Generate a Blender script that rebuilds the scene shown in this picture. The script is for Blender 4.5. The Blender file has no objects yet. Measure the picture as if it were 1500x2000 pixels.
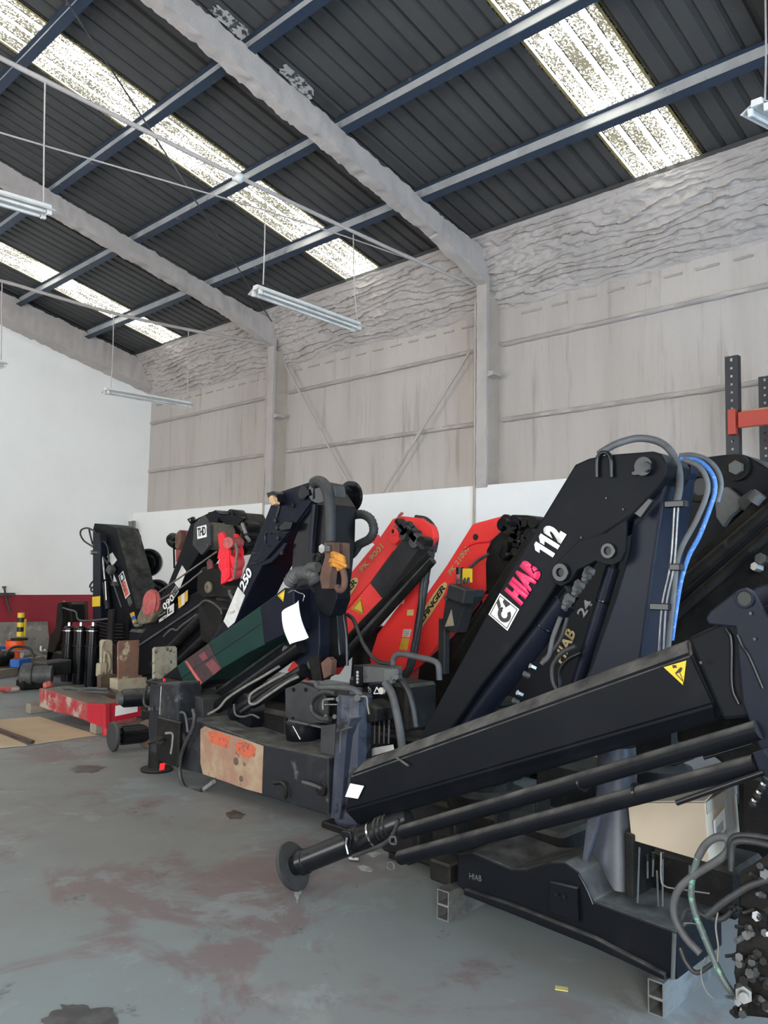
import bpy, bmesh, math, random
from math import sin, cos, radians, pi, hypot, atan2, sqrt
from mathutils import Vector, Matrix, noise

# ------------------------------------------------------------------ camera
FPX = 1600.0                       # focal length in pixels of the 1500 x 2000 frame
CAM = Vector((0.0, 0.0, 1.6))
_yaw, _pitch, _roll = radians(45.74), radians(4.49), radians(-1.04)
FW = Vector((sin(_yaw)*cos(_pitch), cos(_yaw)*cos(_pitch), sin(_pitch)))
_r0 = Vector((cos(_yaw), -sin(_yaw), 0.0)); _u0 = _r0.cross(FW)
RT = _r0*cos(_roll) - _u0*sin(_roll)
UP = _r0*sin(_roll) + _u0*cos(_roll)
SC = bpy.context.scene
COL = SC.collection
_cd = bpy.data.cameras.new('camera'); _co = bpy.data.objects.new('camera', _cd); COL.objects.link(_co)
_cd.sensor_fit = 'HORIZONTAL'; _cd.sensor_width = 36.0; _cd.lens = FPX/1500.0*36.0
_cd.clip_start = 0.05; _cd.clip_end = 200
_co.matrix_world = Matrix(((RT.x, UP.x, -FW.x, CAM.x), (RT.y, UP.y, -FW.y, CAM.y), (RT.z, UP.z, -FW.z, CAM.z), (0, 0, 0, 1)))
SC.camera = _co

# ------------------------------------------------------------------ light
wd = bpy.data.worlds.new('sky'); SC.world = wd; wd.use_nodes = True
wn = wd.node_tree.nodes; wl = wd.node_tree.links
bg = wn['Background']; bg.inputs['Color'].default_value = (0.80, 0.90, 1.0, 1); bg.inputs['Strength'].default_value = 3.0
sun = bpy.data.lights.new('sun', 'SUN'); sun.energy = 34.0; sun.color = (1.0, 0.95, 0.86); sun.angle = radians(0.6)
so = bpy.data.objects.new('sun', sun); COL.objects.link(so); so.rotation_euler = (radians(-28), radians(-20), 0)
def area_light(name, loc, target, sx, sy, power, color):
    l = bpy.data.lights.new(name, 'AREA'); l.shape = 'RECTANGLE'; l.size = sx; l.size_y = sy; l.energy = power; l.color = color
    o = bpy.data.objects.new(name, l); COL.objects.link(o); o.location = loc
    d = (Vector(target)-Vector(loc)).normalized(); o.rotation_euler = d.to_track_quat('-Z', 'Y').to_euler()
    return o
area_light('doorway_daylight', (4.0, -2.45, 1.9), (4.0, 5, 1.9), 3.4, 3.4, 250, (0.38, 0.68, 1.0))
area_light('wide_doorway_daylight', (-4.2, -2.45, 2.2), (-4.2, 5, 2.2), 5.6, 4.0, 850, (1.0, 0.975, 0.93))
area_light('side_doorway_daylight', (-8.9, 8.0, 2.3), (0, 8.0, 2.0), 7.0, 4.4, 300, (1.0, 0.97, 0.92))
SC.view_settings.view_transform = 'Standard'; SC.view_settings.look = 'None'
SC.view_settings.exposure = 0.45; SC.view_settings.gamma = 1.0; SC.view_settings.use_curve_mapping = False
try:
    SC.cycles.max_bounces = 8; SC.cycles.diffuse_bounces = 5; SC.cycles.caustics_reflective = False; SC.cycles.caustics_refractive = False
    SC.cycles.sample_clamp_indirect = 4.0
except Exception: pass

# ------------------------------------------------------------------ helpers
def ray(px, py): return RT*((px-750)/FPX) - UP*((py-1000)/FPX) + FW
def P(px, py, X):                  # the point of the vertical plane x = X seen at a frame position
    d = ray(px, py); return CAM + d*(X/d.x)
def PY(px, py, Y):
    d = ray(px, py); return CAM + d*(Y/d.y)
def G(px, py, z=0.0):              # the point at height z
    d = ray(px, py); return CAM + d*((z-CAM.z)/d.z)

def mat(name, c, rough=0.5, metal=0.0, c2=None, scale=4.0, thr=(0.45, 0.65), c3=None, scale3=14.0, thr3=(0.58, 0.68), bump=0.0, bscale=40.0, dust=None, dustamt=0.6, spec=0.5, stretch=None, c4=None, scale4=60., thr4=(.6,.66)):
    m = bpy.data.materials.new(name); m.use_nodes = True
    nt = m.node_tree; n = nt.nodes; l = nt.links; b = n['Principled BSDF']
    b.inputs['Roughness'].default_value = rough; b.inputs['Metallic'].default_value = metal
    b.inputs['Specular IOR Level'].default_value = spec
    tc = n.new('ShaderNodeTexCoord'); co = tc.outputs['Object']
    if stretch:
        mp = n.new('ShaderNodeMapping'); mp.inputs['Scale'].default_value = stretch; l.new(co, mp.inputs['Vector']); co = mp.outputs['Vector']
    def rgb(v): return (*v, 1)
    def noi(s, det=6, r=.6):
        t = n.new('ShaderNodeTexNoise'); t.inputs['Scale'].default_value = s; t.inputs['Detail'].default_value = det; t.inputs['Roughness'].default_value = r
        l.new(co, t.inputs['Vector']); return t.outputs['Fac']
    def ramp(src, a, z):
        r = n.new('ShaderNodeMapRange'); r.inputs['From Min'].default_value = a; r.inputs['From Max'].default_value = z; l.new(src, r.inputs['Value']); return r.outputs['Result']
    def mix(f, a, z):
        x = n.new('ShaderNodeMix'); x.data_type = 'RGBA'
        if f is not None: l.new(f, x.inputs['Factor'])
        if isinstance(a, tuple): x.inputs['A'].default_value = rgb(a)
        else: l.new(a, x.inputs['A'])
        if isinstance(z, tuple): x.inputs['B'].default_value = rgb(z)
        else: l.new(z, x.inputs['B'])
        return x.outputs['Result']
    if c2 is None: c2 = tuple(v*0.72 for v in c)
    out = mix(ramp(noi(scale), *thr), tuple(c), tuple(c2))
    if c3: out = mix(ramp(noi(scale3), *thr3), out, tuple(c3))
    if c4: out = mix(ramp(noi(scale4, 8, .7), *thr4), out, tuple(c4))
    if dust:                       # dust that has settled on faces looking up
        g = n.new('ShaderNodeNewGeometry'); sp = n.new('ShaderNodeSeparateXYZ'); l.new(g.outputs['Normal'], sp.inputs[0])
        f = ramp(sp.outputs['Z'], 0.25, 0.75)
        mm = n.new('ShaderNodeMath'); mm.operation = 'MULTIPLY'; l.new(f, mm.inputs[0])
        q = ramp(noi(9, 5), 0.2, 0.7); m2 = n.new('ShaderNodeMath'); m2.operation = 'MULTIPLY'; l.new(q, m2.inputs[0]); m2.inputs[1].default_value = dustamt; l.new(m2.outputs[0], mm.inputs[1])
        out = mix(mm.outputs[0], out, tuple(dust))
        rr = n.new('ShaderNodeMix'); l.new(mm.outputs[0], rr.inputs['Factor']); rr.inputs['A'].default_value = rough; rr.inputs['B'].default_value = 0.9; l.new(rr.outputs['Result'], b.inputs['Roughness'])
    l.new(out, b.inputs['Base Color'])
    if bump:
        bp = n.new('ShaderNodeBump'); bp.inputs['Strength'].default_value = bump; bp.inputs['Distance'].default_value = 0.02
        l.new(noi(bscale, 8, .65), bp.inputs['Height']); l.new(bp.outputs['Normal'], b.inputs['Normal'])
    return m

def root_of(o):
    v = Vector((0, 0, 0))
    while o is not None: v = v + o.location; o = o.parent
    return v
def mk(name, bm, m, parent=None, smooth=None, loc=None, recalc=True):
    """link a bmesh given in world coordinates as one mesh object"""
    if recalc: bmesh.ops.recalc_face_normals(bm, faces=bm.faces)
    off = root_of(parent) if parent else (Vector(loc) if loc is not None else Vector((0, 0, 0)))
    if parent is None and loc is None and len(bm.verts):
        xs = [v.co for v in bm.verts]; off = Vector((sum(v.x for v in xs)/len(xs), sum(v.y for v in xs)/len(xs), min(v.z for v in xs)))
    if off.length > 0: bmesh.ops.translate(bm, vec=-off, verts=bm.verts)
    me = bpy.data.meshes.new(name); bm.to_mesh(me); bm.free()
    if smooth is not None:
        for p in me.polygons: p.use_smooth = True
        try: me.set_sharp_from_angle(angle=radians(smooth))
        except Exception: pass
    if m: me.materials.append(m)
    o = bpy.data.objects.new(name, me); COL.objects.link(o)
    if parent: o.parent = parent
    else: o.location = off
    return o
def tag(o, label=None, cat=None, group=None, kind=None):
    if label: o['label'] = label
    if cat: o['category'] = cat
    if group: o['group'] = group
    if kind: o['kind'] = kind
    return o
def thing(name, loc, label, cat, group=None):
    o = bpy.data.objects.new(name, None); COL.objects.link(o); o.location = loc; o.empty_display_size = 0.2
    return tag(o, label, cat, group)

# --- shapes into a bmesh (world coordinates)
def s_prism(bm, pts, ext, bev=0.006):
    """closed polygon of world points swept by the vector ext"""
    b2 = bmesh.new()
    f = b2.faces.new([b2.verts.new(p) for p in pts])
    r = bmesh.ops.extrude_face_region(b2, geom=[f])
    vs = [g for g in r['geom'] if isinstance(g, bmesh.types.BMVert)]
    bmesh.ops.translate(b2, vec=Vector(ext), verts=vs)
    bmesh.ops.recalc_face_normals(b2, faces=b2.faces)
    if bev:
        bmesh.ops.bevel(b2, geom=list(b2.edges), offset=bev, segments=2, profile=0.6, affect='EDGES', clamp_overlap=True)
    _join(bm, b2)
def _join(bm, b2):
    t = bpy.data.meshes.new('tmp'); b2.to_mesh(t); b2.free(); bm.from_mesh(t); bpy.data.meshes.remove(t)
def s_box(bm, c, size, rot=None, bev=0.004):
    b2 = bmesh.new(); bmesh.ops.create_cube(b2, size=1.0)
    for v in b2.verts: v.co = Vector((v.co.x*size[0], v.co.y*size[1], v.co.z*size[2]))
    if bev: bmesh.ops.bevel(b2, geom=list(b2.edges), offset=min(bev, min(size)*0.3), segments=1, affect='EDGES')
    M = Matrix.Translation(Vector(c))
    if rot is not None: M = M @ rot.to_4x4()
    bmesh.ops.transform(b2, matrix=M, verts=b2.verts); _join(bm, b2)
def s_cyl(bm, a, b, r, r2=None, seg=20, cap=True):
    a = Vector(a); b = Vector(b); d = b-a; L = d.length
    b2 = bmesh.new(); bmesh.ops.create_cone(b2, cap_ends=cap, segments=seg, radius1=r, radius2=r if r2 is None else r2, depth=L)
    q = d.to_track_quat('Z', 'Y').to_matrix().to_4x4()
    bmesh.ops.transform(b2, matrix=Matrix.Translation((a+b)/2) @ q, verts=b2.verts); _join(bm, b2)
def s_lathe(bm, a, axis, prof, seg=28):
    """prof: list of (distance along axis, radius)"""
    ax = Vector(axis).normalized(); q = ax.to_track_quat('Z', 'Y').to_matrix(); a = Vector(a); rings = []
    for h, r in prof:
        rings.append([bm.verts.new(a + q @ Vector((r*cos(2*pi*i/seg), r*sin(2*pi*i/seg), h))) for i in range(seg)])
    for A, B in zip(rings, rings[1:]):
        for i in range(seg):
            j = (i+1) % seg; bm.faces.new((A[i], A[j], B[j], B[i]))
    if prof[0][1] > 1e-5: bm.faces.new(rings[0][::-1])
    if prof[-1][1] > 1e-5: bm.faces.new(rings[-1])
def smooth_path(pts, n=6):
    pts = [Vector(p) for p in pts]
    if len(pts) < 3: return pts
    out = []; e = [pts[0]*2-pts[1]] + pts + [pts[-1]*2-pts[-2]]
    for i in range(1, len(e)-2):
        p0, p1, p2, p3 = e[i-1:i+3]
        for k in range(n):
            t = k/n
            out.append(0.5*((2*p1) + (p2-p0)*t + (2*p0-5*p1+4*p2-p3)*t*t + (3*p1-p0-3*p2+p3)*t*t*t))
    out.append(pts[-1]); return out
def s_tube(bm, pts, r, seg=10, n=6, smooth=True, wob=0.0):
    pp = smooth_path(pts, n) if smooth else [Vector(p) for p in pts]
    t0 = (pp[1]-pp[0]).normalized(); nrm = t0.orthogonal().normalized(); rings = []
    for i, p in enumerate(pp):
        t = (pp[min(i+1, len(pp)-1)]-pp[max(i-1, 0)]).normalized()
        nrm = (nrm - t*nrm.dot(t)).normalized(); bn = t.cross(nrm)
        rr = r*(1+wob*(1 if i % 2 else -1)) if wob else r
        rings.append([bm.verts.new(p + (nrm*cos(2*pi*k/seg)+bn*sin(2*pi*k/seg))*rr) for k in range(seg)])
    for A, B in zip(rings, rings[1:]):
        for k in range(seg):
            j = (k+1) % seg; bm.faces.new((A[k], A[j], B[j], B[k]))
    bm.faces.new(rings[0][::-1]); bm.faces.new(rings[-1])
def s_nut(bm, c, axis, r, h): s_cyl(bm, Vector(c), Vector(c)+Vector(axis).normalized()*h, r, seg=6)

# --- one-shape parts; px points are (px, py) on the plane x = X
def prism(name, par, m, pts, X, t, bev=0.006, **k):
    bm = bmesh.new(); s_prism(bm, [P(x, y, X) for x, y in pts], (t, 0, 0), bev); return mk(name, bm, m, par, **k)
def rod(name, par, m, a, b, r, r2=None, seg=20, **k):
    bm = bmesh.new(); s_cyl(bm, P(*a), P(*b), r, r2, seg); return mk(name, bm, m, par, smooth=40, **k)
def hose(name, par, m, pts, r, X=None, seg=10, **k):
    w = k.pop('wob', 0)
    bm = bmesh.new(); s_tube(bm, [P(p[0], p[1], p[2] if len(p) > 2 else X) for p in pts], r, seg, wob=w); return mk(name, bm, m, par, smooth=60, **k)
def boxp(name, par, m, c, size, rot=None, bev=0.004, **k):
    bm = bmesh.new(); s_box(bm, c, size, rot, bev); return mk(name, bm, m, par, **k)
def boss(name, par, m, px, py, X, ro, ri, t=0.03, dark=None):
    """raised ring on a plate with a sunk bore"""
    c = P(px, py, X); bm = bmesh.new()
    s_lathe(bm, c, (-1, 0, 0), [(-0.002, ro), (t*0.8, ro), (t, ro*0.94), (t, ri*1.08), (t*0.8, ri), (0.003, ri), (0.002, 0.0)])
    o = mk(name, bm, m, par, smooth=35)
    if dark:  # coloured disc closes the recess, its dark standing in for the hole's shade
        b2 = bmesh.new(); s_cyl(b2, c, c+Vector((-0.006, 0, 0)), ri*0.98); mk('bore', b2, dark, o, smooth=35)
    return o
def disc(name, par, m, px, py, X, r, t=0.02, seg=24):
    c = P(px, py, X); bm = bmesh.new(); s_cyl(bm, c, c+Vector((-t, 0, 0)), r, seg=seg); return mk(name, bm, m, par, smooth=35)
def quadmap(bl, br, tl, X, eps=0.004):
    A = P(*bl, X); U = P(*br, X)-A; V = P(*tl, X)-A; o = Vector((-eps, 0, 0))
    return lambda u, v, w=0.0: A + U*u + V*v + o - Vector((w, 0, 0))
def decal(name, par, m, pts, X, eps=0.004):
    bm = bmesh.new(); s_prism(bm, [P(x, y, X)+Vector((-eps, 0, 0)) for x, y in pts], (eps*0.9, 0, 0), 0); return mk(name, bm, m, par)
def udecal(name, par, m, fn, pts, w=0.001):
    """flat print: polygon in the unit square of a quadmap"""
    bm = bmesh.new(); s_prism(bm, [fn(u, v, w) for u, v in pts], (0.0008, 0, 0), 0); return mk(name, bm, m, par)
def lettering(name, par, m, s, fn, bold=0.02, space=1.0, u0=0, u1=1, v0=0, v1=1, w=0.001, th=0.0012, shear=0.0):
    cu = bpy.data.curves.new('t', 'FONT'); cu.body = s; cu.offset = bold; cu.space_character = space; cu.resolution_u = 3; cu.shear = shear
    ob = bpy.data.objects.new('t', cu); COL.objects.link(ob)
    me = bpy.data.meshes.new_from_object(ob); bpy.data.objects.remove(ob); bpy.data.curves.remove(cu)
    xs = [v.co.x for v in me.vertices]; ys = [v.co.y for v in me.vertices]
    x0, x1, y0, y1 = min(xs), max(xs), min(ys), max(ys)
    bm = bmesh.new(); bm.from_mesh(me); bpy.data.meshes.remove(me)
    for v in bm.verts:
        v.co = fn(u0+(v.co.x-x0)/(x1-x0)*(u1-u0), v0+(v.co.y-y0)/(y1-y0)*(v1-v0), w)
    r = bmesh.ops.extrude_face_region(bm, geom=list(bm.faces)); vs = [g for g in r['geom'] if isinstance(g, bmesh.types.BMVert)]
    bmesh.ops.translate(bm, vec=(-th, 0, 0), verts=vs)
    return mk(name, bm, m, par)
def fbm(x, y, z, o=4):
    return noise.fractal(Vector((x, y, z)), 1.0, 2.0, o)

# ------------------------------------------------------------------ materials
M = {}
M['black'] = mat('black paint', (0.0048, 0.0058, 0.0082), 0.42, c2=(0.0068, 0.008, 0.0106), scale=3, dust=(0.135, 0.132, 0.125), dustamt=1.0, bump=.03, bscale=90, c3=(0.010, 0.0105, 0.0115), scale3=6, thr3=(.6, .8), spec=.09)
M['black_gloss'] = mat('glossy black paint', (0.0045, 0.005, 0.0065), 0.22, c2=(0.007, 0.0075, 0.009), scale=3, dust=(0.05, 0.05, 0.048), dustamt=.35, spec=.35)
M['navy'] = mat('dark blue black paint', (0.0065, 0.0085, 0.0165), 0.36, c2=(0.009, 0.0115, 0.020), scale=4, dust=(0.08, 0.08, 0.08), dustamt=.7, spec=.13)
M['grime'] = mat('greasy black steel', (0.0075, 0.0072, 0.007), 0.5, c2=(0.014, 0.0132, 0.012), scale=6, c3=(0.030, 0.0275, 0.0235), scale3=18, thr3=(.6, .75), bump=.25, bscale=60, dust=(0.09, 0.085, 0.076), dustamt=.8, spec=.14)
M['greymetal'] = mat('dull grey steel', (0.075, 0.078, 0.078), 0.5, c2=(0.045, 0.047, 0.048), scale=7, bump=.1, c3=(0.018, 0.018, 0.018), scale3=11, thr3=(.6, .72), spec=.35)
M['darkgrey'] = mat('dark grey paint', (0.036, 0.038, 0.040), 0.5, c2=(0.024, 0.025, 0.027), scale=5, dust=(0.15, 0.145, 0.135), spec=.25)
M['column'] = mat('blue grey dusty paint', (0.030, 0.037, 0.058), 0.42, c2=(0.058, 0.066, 0.088), scale=5, c3=(0.012, 0.013, 0.017), scale3=7, thr3=(.54, .62), dust=(.16, .16, .155), spec=.3)
M['beamblack'] = mat('scuffed black beam', (0.013, 0.0145, 0.018), 0.5, c2=(0.035, 0.038, 0.042), scale=4, thr=(.5,.66), c3=(0.085, 0.085, 0.08), scale3=9, thr3=(.62, .72), dust=(.17, .168, .155), dustamt=1.1, spec=.25, bump=.15)
M['pipe'] = mat('dark bright pipe', (0.16, 0.165, 0.17), 0.3, 0.9, c2=(0.10, 0.10, 0.105), scale=20)
M['columngrey'] = mat('pale blue grey dusty paint', (0.045, 0.052, 0.070), 0.4, c2=(0.068, 0.076, 0.096), scale=4, c3=(0.035, 0.038, 0.045), scale3=6, thr3=(.56, .66), spec=.3)
M['steel'] = mat('bright steel', (0.62, 0.62, 0.61), 0.25, 1.0, c2=(0.45, 0.45, 0.44), scale=20)
M['tubesteel'] = mat('bare tube steel', (0.24, 0.245, 0.24), 0.45, 0.6, c2=(0.14, 0.145, 0.14), scale=9, c3=(.2, .17, .13), scale3=14)
M['rubber'] = mat('black hose rubber', (0.020, 0.021, 0.022), 0.5, c2=(0.035, 0.036, 0.037), scale=12)
M['hosegrey'] = mat('dusty grey hose', (0.075, 0.076, 0.08), 0.6, c2=(0.05, 0.05, 0.053), scale=10)
M['hoselight'] = mat('pale dusty pipe', (0.20, 0.195, 0.18), 0.6, c2=(0.13, 0.127, 0.12), scale=14)
M['hoseblue'] = mat('blue hose', (0.035, 0.13, 0.38), 0.5, c2=(0.12, 0.25, 0.48), scale=60, thr=(.55, .6))
M['hosegreen'] = mat('green flecked hose', (0.075, 0.10, 0.095), 0.5, c2=(0.14, 0.32, 0.25), scale=40, thr=(.55, .62))
M['red'] = mat('red crane paint', (0.90, 0.055, 0.050), 0.42, c2=(0.82, 0.045, 0.042), scale=3, c3=(0.48, 0.03, 0.02), scale3=9, thr3=(.68, .8), dust=(.4, .15, .12), dustamt=.4, spec=.3)
M['redbright'] = mat('bright red paint', (0.78, 0.018, 0.035), 0.4, c2=(0.66, 0.015, 0.03), scale=8, c3=(.32, .04, .04), scale3=20, thr3=(.66, .75), spec=.3)
M['redold'] = mat('worn red paint', (0.33, 0.022, 0.025), 0.65, c2=(0.28, 0.12, 0.11), scale=6, c3=(0.36, 0.29, 0.25), scale3=5, thr3=(.52, .6), c4=(.13, .07, .06), scale4=22, thr4=(.58, .66), bump=.25, dust=(.17, .155, .125), dustamt=1.6)
M['redend'] = mat('dull red paint', (0.42, 0.014, 0.030), 0.5, c2=(0.36, 0.02, 0.03), scale=5, c4=(.22, .06, .05), scale4=20, thr4=(.6, .7), spec=.3)
M['redfade'] = mat('faded red paint', (0.45, 0.09, 0.085), 0.6, c2=(0.30, 0.06, 0.055), scale=16, c3=(.12, .09, .07), scale3=18)
M['pinkfade'] = mat('faded pink print', (0.15, 0.038, 0.045), 0.6, c2=(0.12, 0.03, 0.035), scale=20)
M['maroon'] = mat('faded dark red print', (0.045, 0.016, 0.018), 0.6, c2=(0.02, 0.012, 0.014), scale=16, thr=(.4, .6))
M['rust'] = mat('rusty steel', (0.12, 0.058, 0.038), 0.75, c2=(0.075, 0.04, 0.03), scale=8, c3=(0.26, 0.14, 0.055), scale3=12, thr3=(.62, .74), bump=.3, bscale=50)
M['rustplate'] = mat('cream paint with rust', (0.22, 0.11, 0.065), 0.75, c2=(0.16, 0.10, 0.08), scale=9, c3=(0.46, 0.40, 0.27), scale3=4, thr3=(.55, .60), c4=(.12, .055, .03), scale4=16, thr4=(.58, .66), bump=.25, bscale=50)
M['cream'] = mat('cream paint', (0.40, 0.35, 0.25), 0.6, c2=(0.33, 0.28, 0.19), scale=6, c3=(0.13, 0.09, 0.06), scale3=6, thr3=(.60, .67), c4=(.2, .15, .1), bump=.12)
M['creamdirty'] = mat('dirty cream paint', (0.30, 0.29, 0.22), 0.65, c2=(0.16, 0.14, 0.10), scale=7, c3=(0.05, 0.045, 0.04), scale3=12, thr3=(.57, .63), bump=.2)
M['brownsteel'] = mat('brown stained steel', (0.085, 0.055, 0.038), 0.7, c2=(0.13, 0.10, 0.07), scale=7, bump=.2)
M['beampatch'] = mat('stripped beam paint', (0.27, 0.155, 0.105), 0.7, c2=(0.34, 0.255, 0.165), scale=6, thr=(.42, .62), c3=(0.10, 0.05, 0.035), scale3=5, thr3=(.64, .67), c4=(.17, .09, .06), scale4=30, bump=.2)
M['beamorange'] = mat('orange primer', (0.52, 0.10, 0.045), 0.7, c2=(0.34, 0.10, 0.05), scale=22, c3=(0.12, 0.06, 0.045), scale3=28, thr3=(.56, .62), bump=.3)
M['green'] = mat('dark green paint', (0.005, 0.030, 0.024), 0.45, c2=(0.004, 0.024, 0.021), scale=4, dust=(.08, .09, .08), dustamt=.4, c4=(.04, .06, .055), scale4=45, thr4=(.72, .75), spec=.2)
M['white'] = mat('white print', (0.80, 0.80, 0.79), 0.5, c2=(0.74, 0.74, 0.73))
M['whitedirty'] = mat('grubby white sticker', (0.62, 0.62, 0.60), 0.55, c2=(0.5, 0.5, 0.48), scale=12, c4=(.2, .2, .2), scale4=25, thr4=(.68, .72))
M['paper'] = mat('white paper', (0.86, 0.86, 0.86), 0.8, c2=(0.80, 0.80, 0.80), scale=6)
M['pink'] = mat('pink red lettering', (0.80, 0.035, 0.14), 0.45, c2=(0.74, 0.03, 0.12))
M['salmon'] = mat('salmon sticker', (0.60, 0.16, 0.12), 0.5, c2=(.55, .14, .1))
M['gold'] = mat('tan gold lettering', (0.50, 0.36, 0.17), 0.5, c2=(0.45, 0.32, 0.15), scale=15)
M['yellow'] = mat('yellow sticker', (0.72, 0.50, 0.015), 0.5, c2=(0.66, 0.45, 0.015))
M['yelloworange'] = mat('amber sticker', (0.62, 0.36, 0.04), 0.5, c2=(0.5, 0.28, 0.03), scale=20)
M['yellowpale'] = mat('pale yellow sticker', (0.62, 0.54, 0.20), 0.5, c2=(0.55, 0.47, 0.17), scale=12)
M['blueprint'] = mat('blue sticker', (0.02, 0.12, 0.42), 0.5)
M['blackprint'] = mat('black print', (0.012, 0.012, 0.012), 0.5)
M['greyprint'] = mat('grey print', (0.35, 0.36, 0.36), 0.5)
M['bluepaint'] = mat('worn blue paint', (0.05, 0.09, 0.14), 0.5)
M['orange'] = mat('orange plastic', (0.80, 0.095, 0.012), 0.4, c2=(0.74, 0.085, 0.012), scale=2)
M['cardboard'] = mat('cardboard', (0.50, 0.38, 0.25), 0.85, c2=(0.45, 0.34, 0.22), scale=3, bump=.05)
M['boxcard'] = mat('pale cardboard', (0.46, 0.385, 0.29), 0.8, c2=(0.42, 0.35, 0.265), scale=3)
M['tape'] = mat('glossy packing tape', (0.36, 0.32, 0.25), 0.25, c2=(0.30, 0.265, 0.205), scale=14)
M['wood'] = mat('grey weathered wood', (0.25, 0.215, 0.17), 0.8, c2=(0.17, 0.15, 0.125), scale=5, stretch=(1, 8, 8), bump=.2)
M['woodtan'] = mat('pale broken wood', (0.55, 0.36, 0.20), 0.8, c2=(0.42, 0.25, 0.13), scale=30)
M['concreteboard'] = mat('stained board', (0.20, 0.19, 0.165), 0.8, c2=(0.12, 0.115, 0.10), scale=4, c3=(0.30, 0.29, 0.26), scale3=5, thr3=(.55, .68), c4=(.08, .075, .07), scale4=18, bump=.2)
M['orangerope'] = mat('orange rope', (0.55, 0.24, 0.03), 0.8, c2=(0.40, 0.15, 0.02), scale=30)
M['lens_red'] = mat('red reflector', (0.85, 0.02, 0.03), 0.3, c2=(.8, .02, .03))
M['rope'] = mat('steel rope', (0.10, 0.088, 0.07), 0.65, c2=(0.16, 0.145, 0.115), scale=30)
M['khaki'] = mat('greasy khaki block', (0.13, 0.112, 0.075), 0.6, c2=(0.07, 0.06, 0.042), scale=12, c3=(.22, .2, .14), scale3=22)
M['rackblack'] = mat('rack black', (0.017, 0.018, 0.021), 0.5)
M['rackred'] = mat('rack red orange', (0.36, 0.035, 0.018), 0.5, c2=(0.32, 0.03, 0.016))
M['plywood'] = mat('chipboard shelf', (0.36, 0.22, 0.12), 0.8, c2=(.3, .18, .1), scale=20)
M['rackbrown'] = mat('brown brace', (0.05, 0.022, 0.015), 0.6)
# ------------------------------------------------------------------ room
WX, YF, ZE, SL = 8.59, 15.67, 6.10, 0.2354     # inner face of the block wall, end wall, eave height, roof slope
XR, XL, YB = -1.0, -9.2, -2.7                   # ridge, left wall, back wall
CLX = 8.92                                      # face of the sprayed cladding above the block wall
ZB = 2.82
def roof_z(x): return ZE + SL*(WX-x) if x >= XR else ZE + SL*(WX-XR) - SL*(XR-x)

def floor_material():
    m = bpy.data.materials.new('painted concrete floor'); m.use_nodes = True; nt = m.node_tree; n = nt.nodes; l = nt.links; b = n['Principled BSDF']
    tc = n.new('ShaderNodeTexCoord'); co = tc.outputs['Object']
    def noi(s, det=8, r=.62, d=0.0, off=0.0):
        mp = n.new('ShaderNodeMapping'); mp.inputs['Location'].default_value = (off, off*1.7, 0); l.new(co, mp.inputs['Vector'])
        t = n.new('ShaderNodeTexNoise'); t.inputs['Scale'].default_value = s; t.inputs['Detail'].default_value = det; t.inputs['Roughness'].default_value = r; t.inputs['Distortion'].default_value = d
        l.new(mp.outputs['Vector'], t.inputs['Vector']); return t.outputs['Fac']
    def rng(s, a, z):
        r = n.new('ShaderNodeMapRange'); r.inputs['From Min'].default_value = a; r.inputs['From Max'].default_value = z; l.new(s, r.inputs['Value']); return r.outputs['Result']
    def mul(a, k):
        q = n.new('ShaderNodeMath'); q.operation = 'MULTIPLY'; l.new(a, q.inputs[0])
        if isinstance(k, float): q.inputs[1].default_value = k
        else: l.new(k, q.inputs[1])
        return q.outputs[0]
    def mix(f, a, z):
        x = n.new('ShaderNodeMix'); x.data_type = 'RGBA'; l.new(f, x.inputs['Factor'])
        for s, k in ((a, 'A'), (z, 'B')):
            if isinstance(s, tuple): x.inputs[k].default_value = (*s, 1)
            else: l.new(s, x.inputs[k])
        return x.outputs['Result']
    c = mix(rng(noi(0.5, 6), .4, .62), (0.211, 0.240, 0.244), (0.204, 0.201, 0.194))           # grey green paint, greyer where worn
    red = mul(rng(noi(1.1, 9, .66, .6, 3.1), .50, .56), rng(noi(0.33, 4, .5, 0, 9.0), .40, .56))
    c = mix(mul(red, .8), c, (0.181, 0.130, 0.132))                                          # red brown underlayer
    c = mix(mul(rng(noi(2.3, 9, .7, .4, 7.7), .57, .62), .55), c, (0.266, 0.296, 0.303))         # pale scuffs
    c = mix(mul(rng(noi(1.5, 8, .7, .3, 12.3), .59, .66), .55), c, (0.163, 0.089, 0.087))           # red patches
    c = mix(mul(rng(noi(4.5, 9, .72, .2, 21.0), .63, .69), .75), c, (0.056, 0.054, 0.052))      # oil
    c = mix(mul(rng(noi(17, 6, .7, .0, 5.0), .67, .72), .7), c, (0.052, 0.050, 0.049))
    c = mix(mul(rng(noi(34, 6, .6, .0, 15.0), .71, .74), .7), c, (0.311, 0.311, 0.311))
    l.new(c, b.inputs['Base Color'])
    r = rng(noi(1.6, 6, .6, 0, 2.0), .3, .7)
    mr = n.new('ShaderNodeMapRange'); mr.inputs['To Min'].default_value = .42; mr.inputs['To Max'].default_value = .68; l.new(r, mr.inputs['Value']); l.new(mr.outputs['Result'], b.inputs['Roughness'])
    bp = n.new('ShaderNodeBump'); bp.inputs['Strength'].default_value = .10; bp.inputs['Distance'].default_value = .01; l.new(noi(22, 8), bp.inputs['Height']); l.new(bp.outputs['Normal'], b.inputs['Normal'])
    return m
M['floor'] = floor_material()
M['plaster'] = mat('white plaster', (0.86, 0.86, 0.845), 0.8, c2=(0.83, 0.83, 0.815), scale=1.2, c4=(.66, .66, .64), scale4=9, thr4=(.68, .8))
M['dado'] = mat('dark red gloss paint', (0.27, 0.014, 0.028), 0.45, c2=(0.23, 0.013, 0.025), scale=3)
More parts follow.
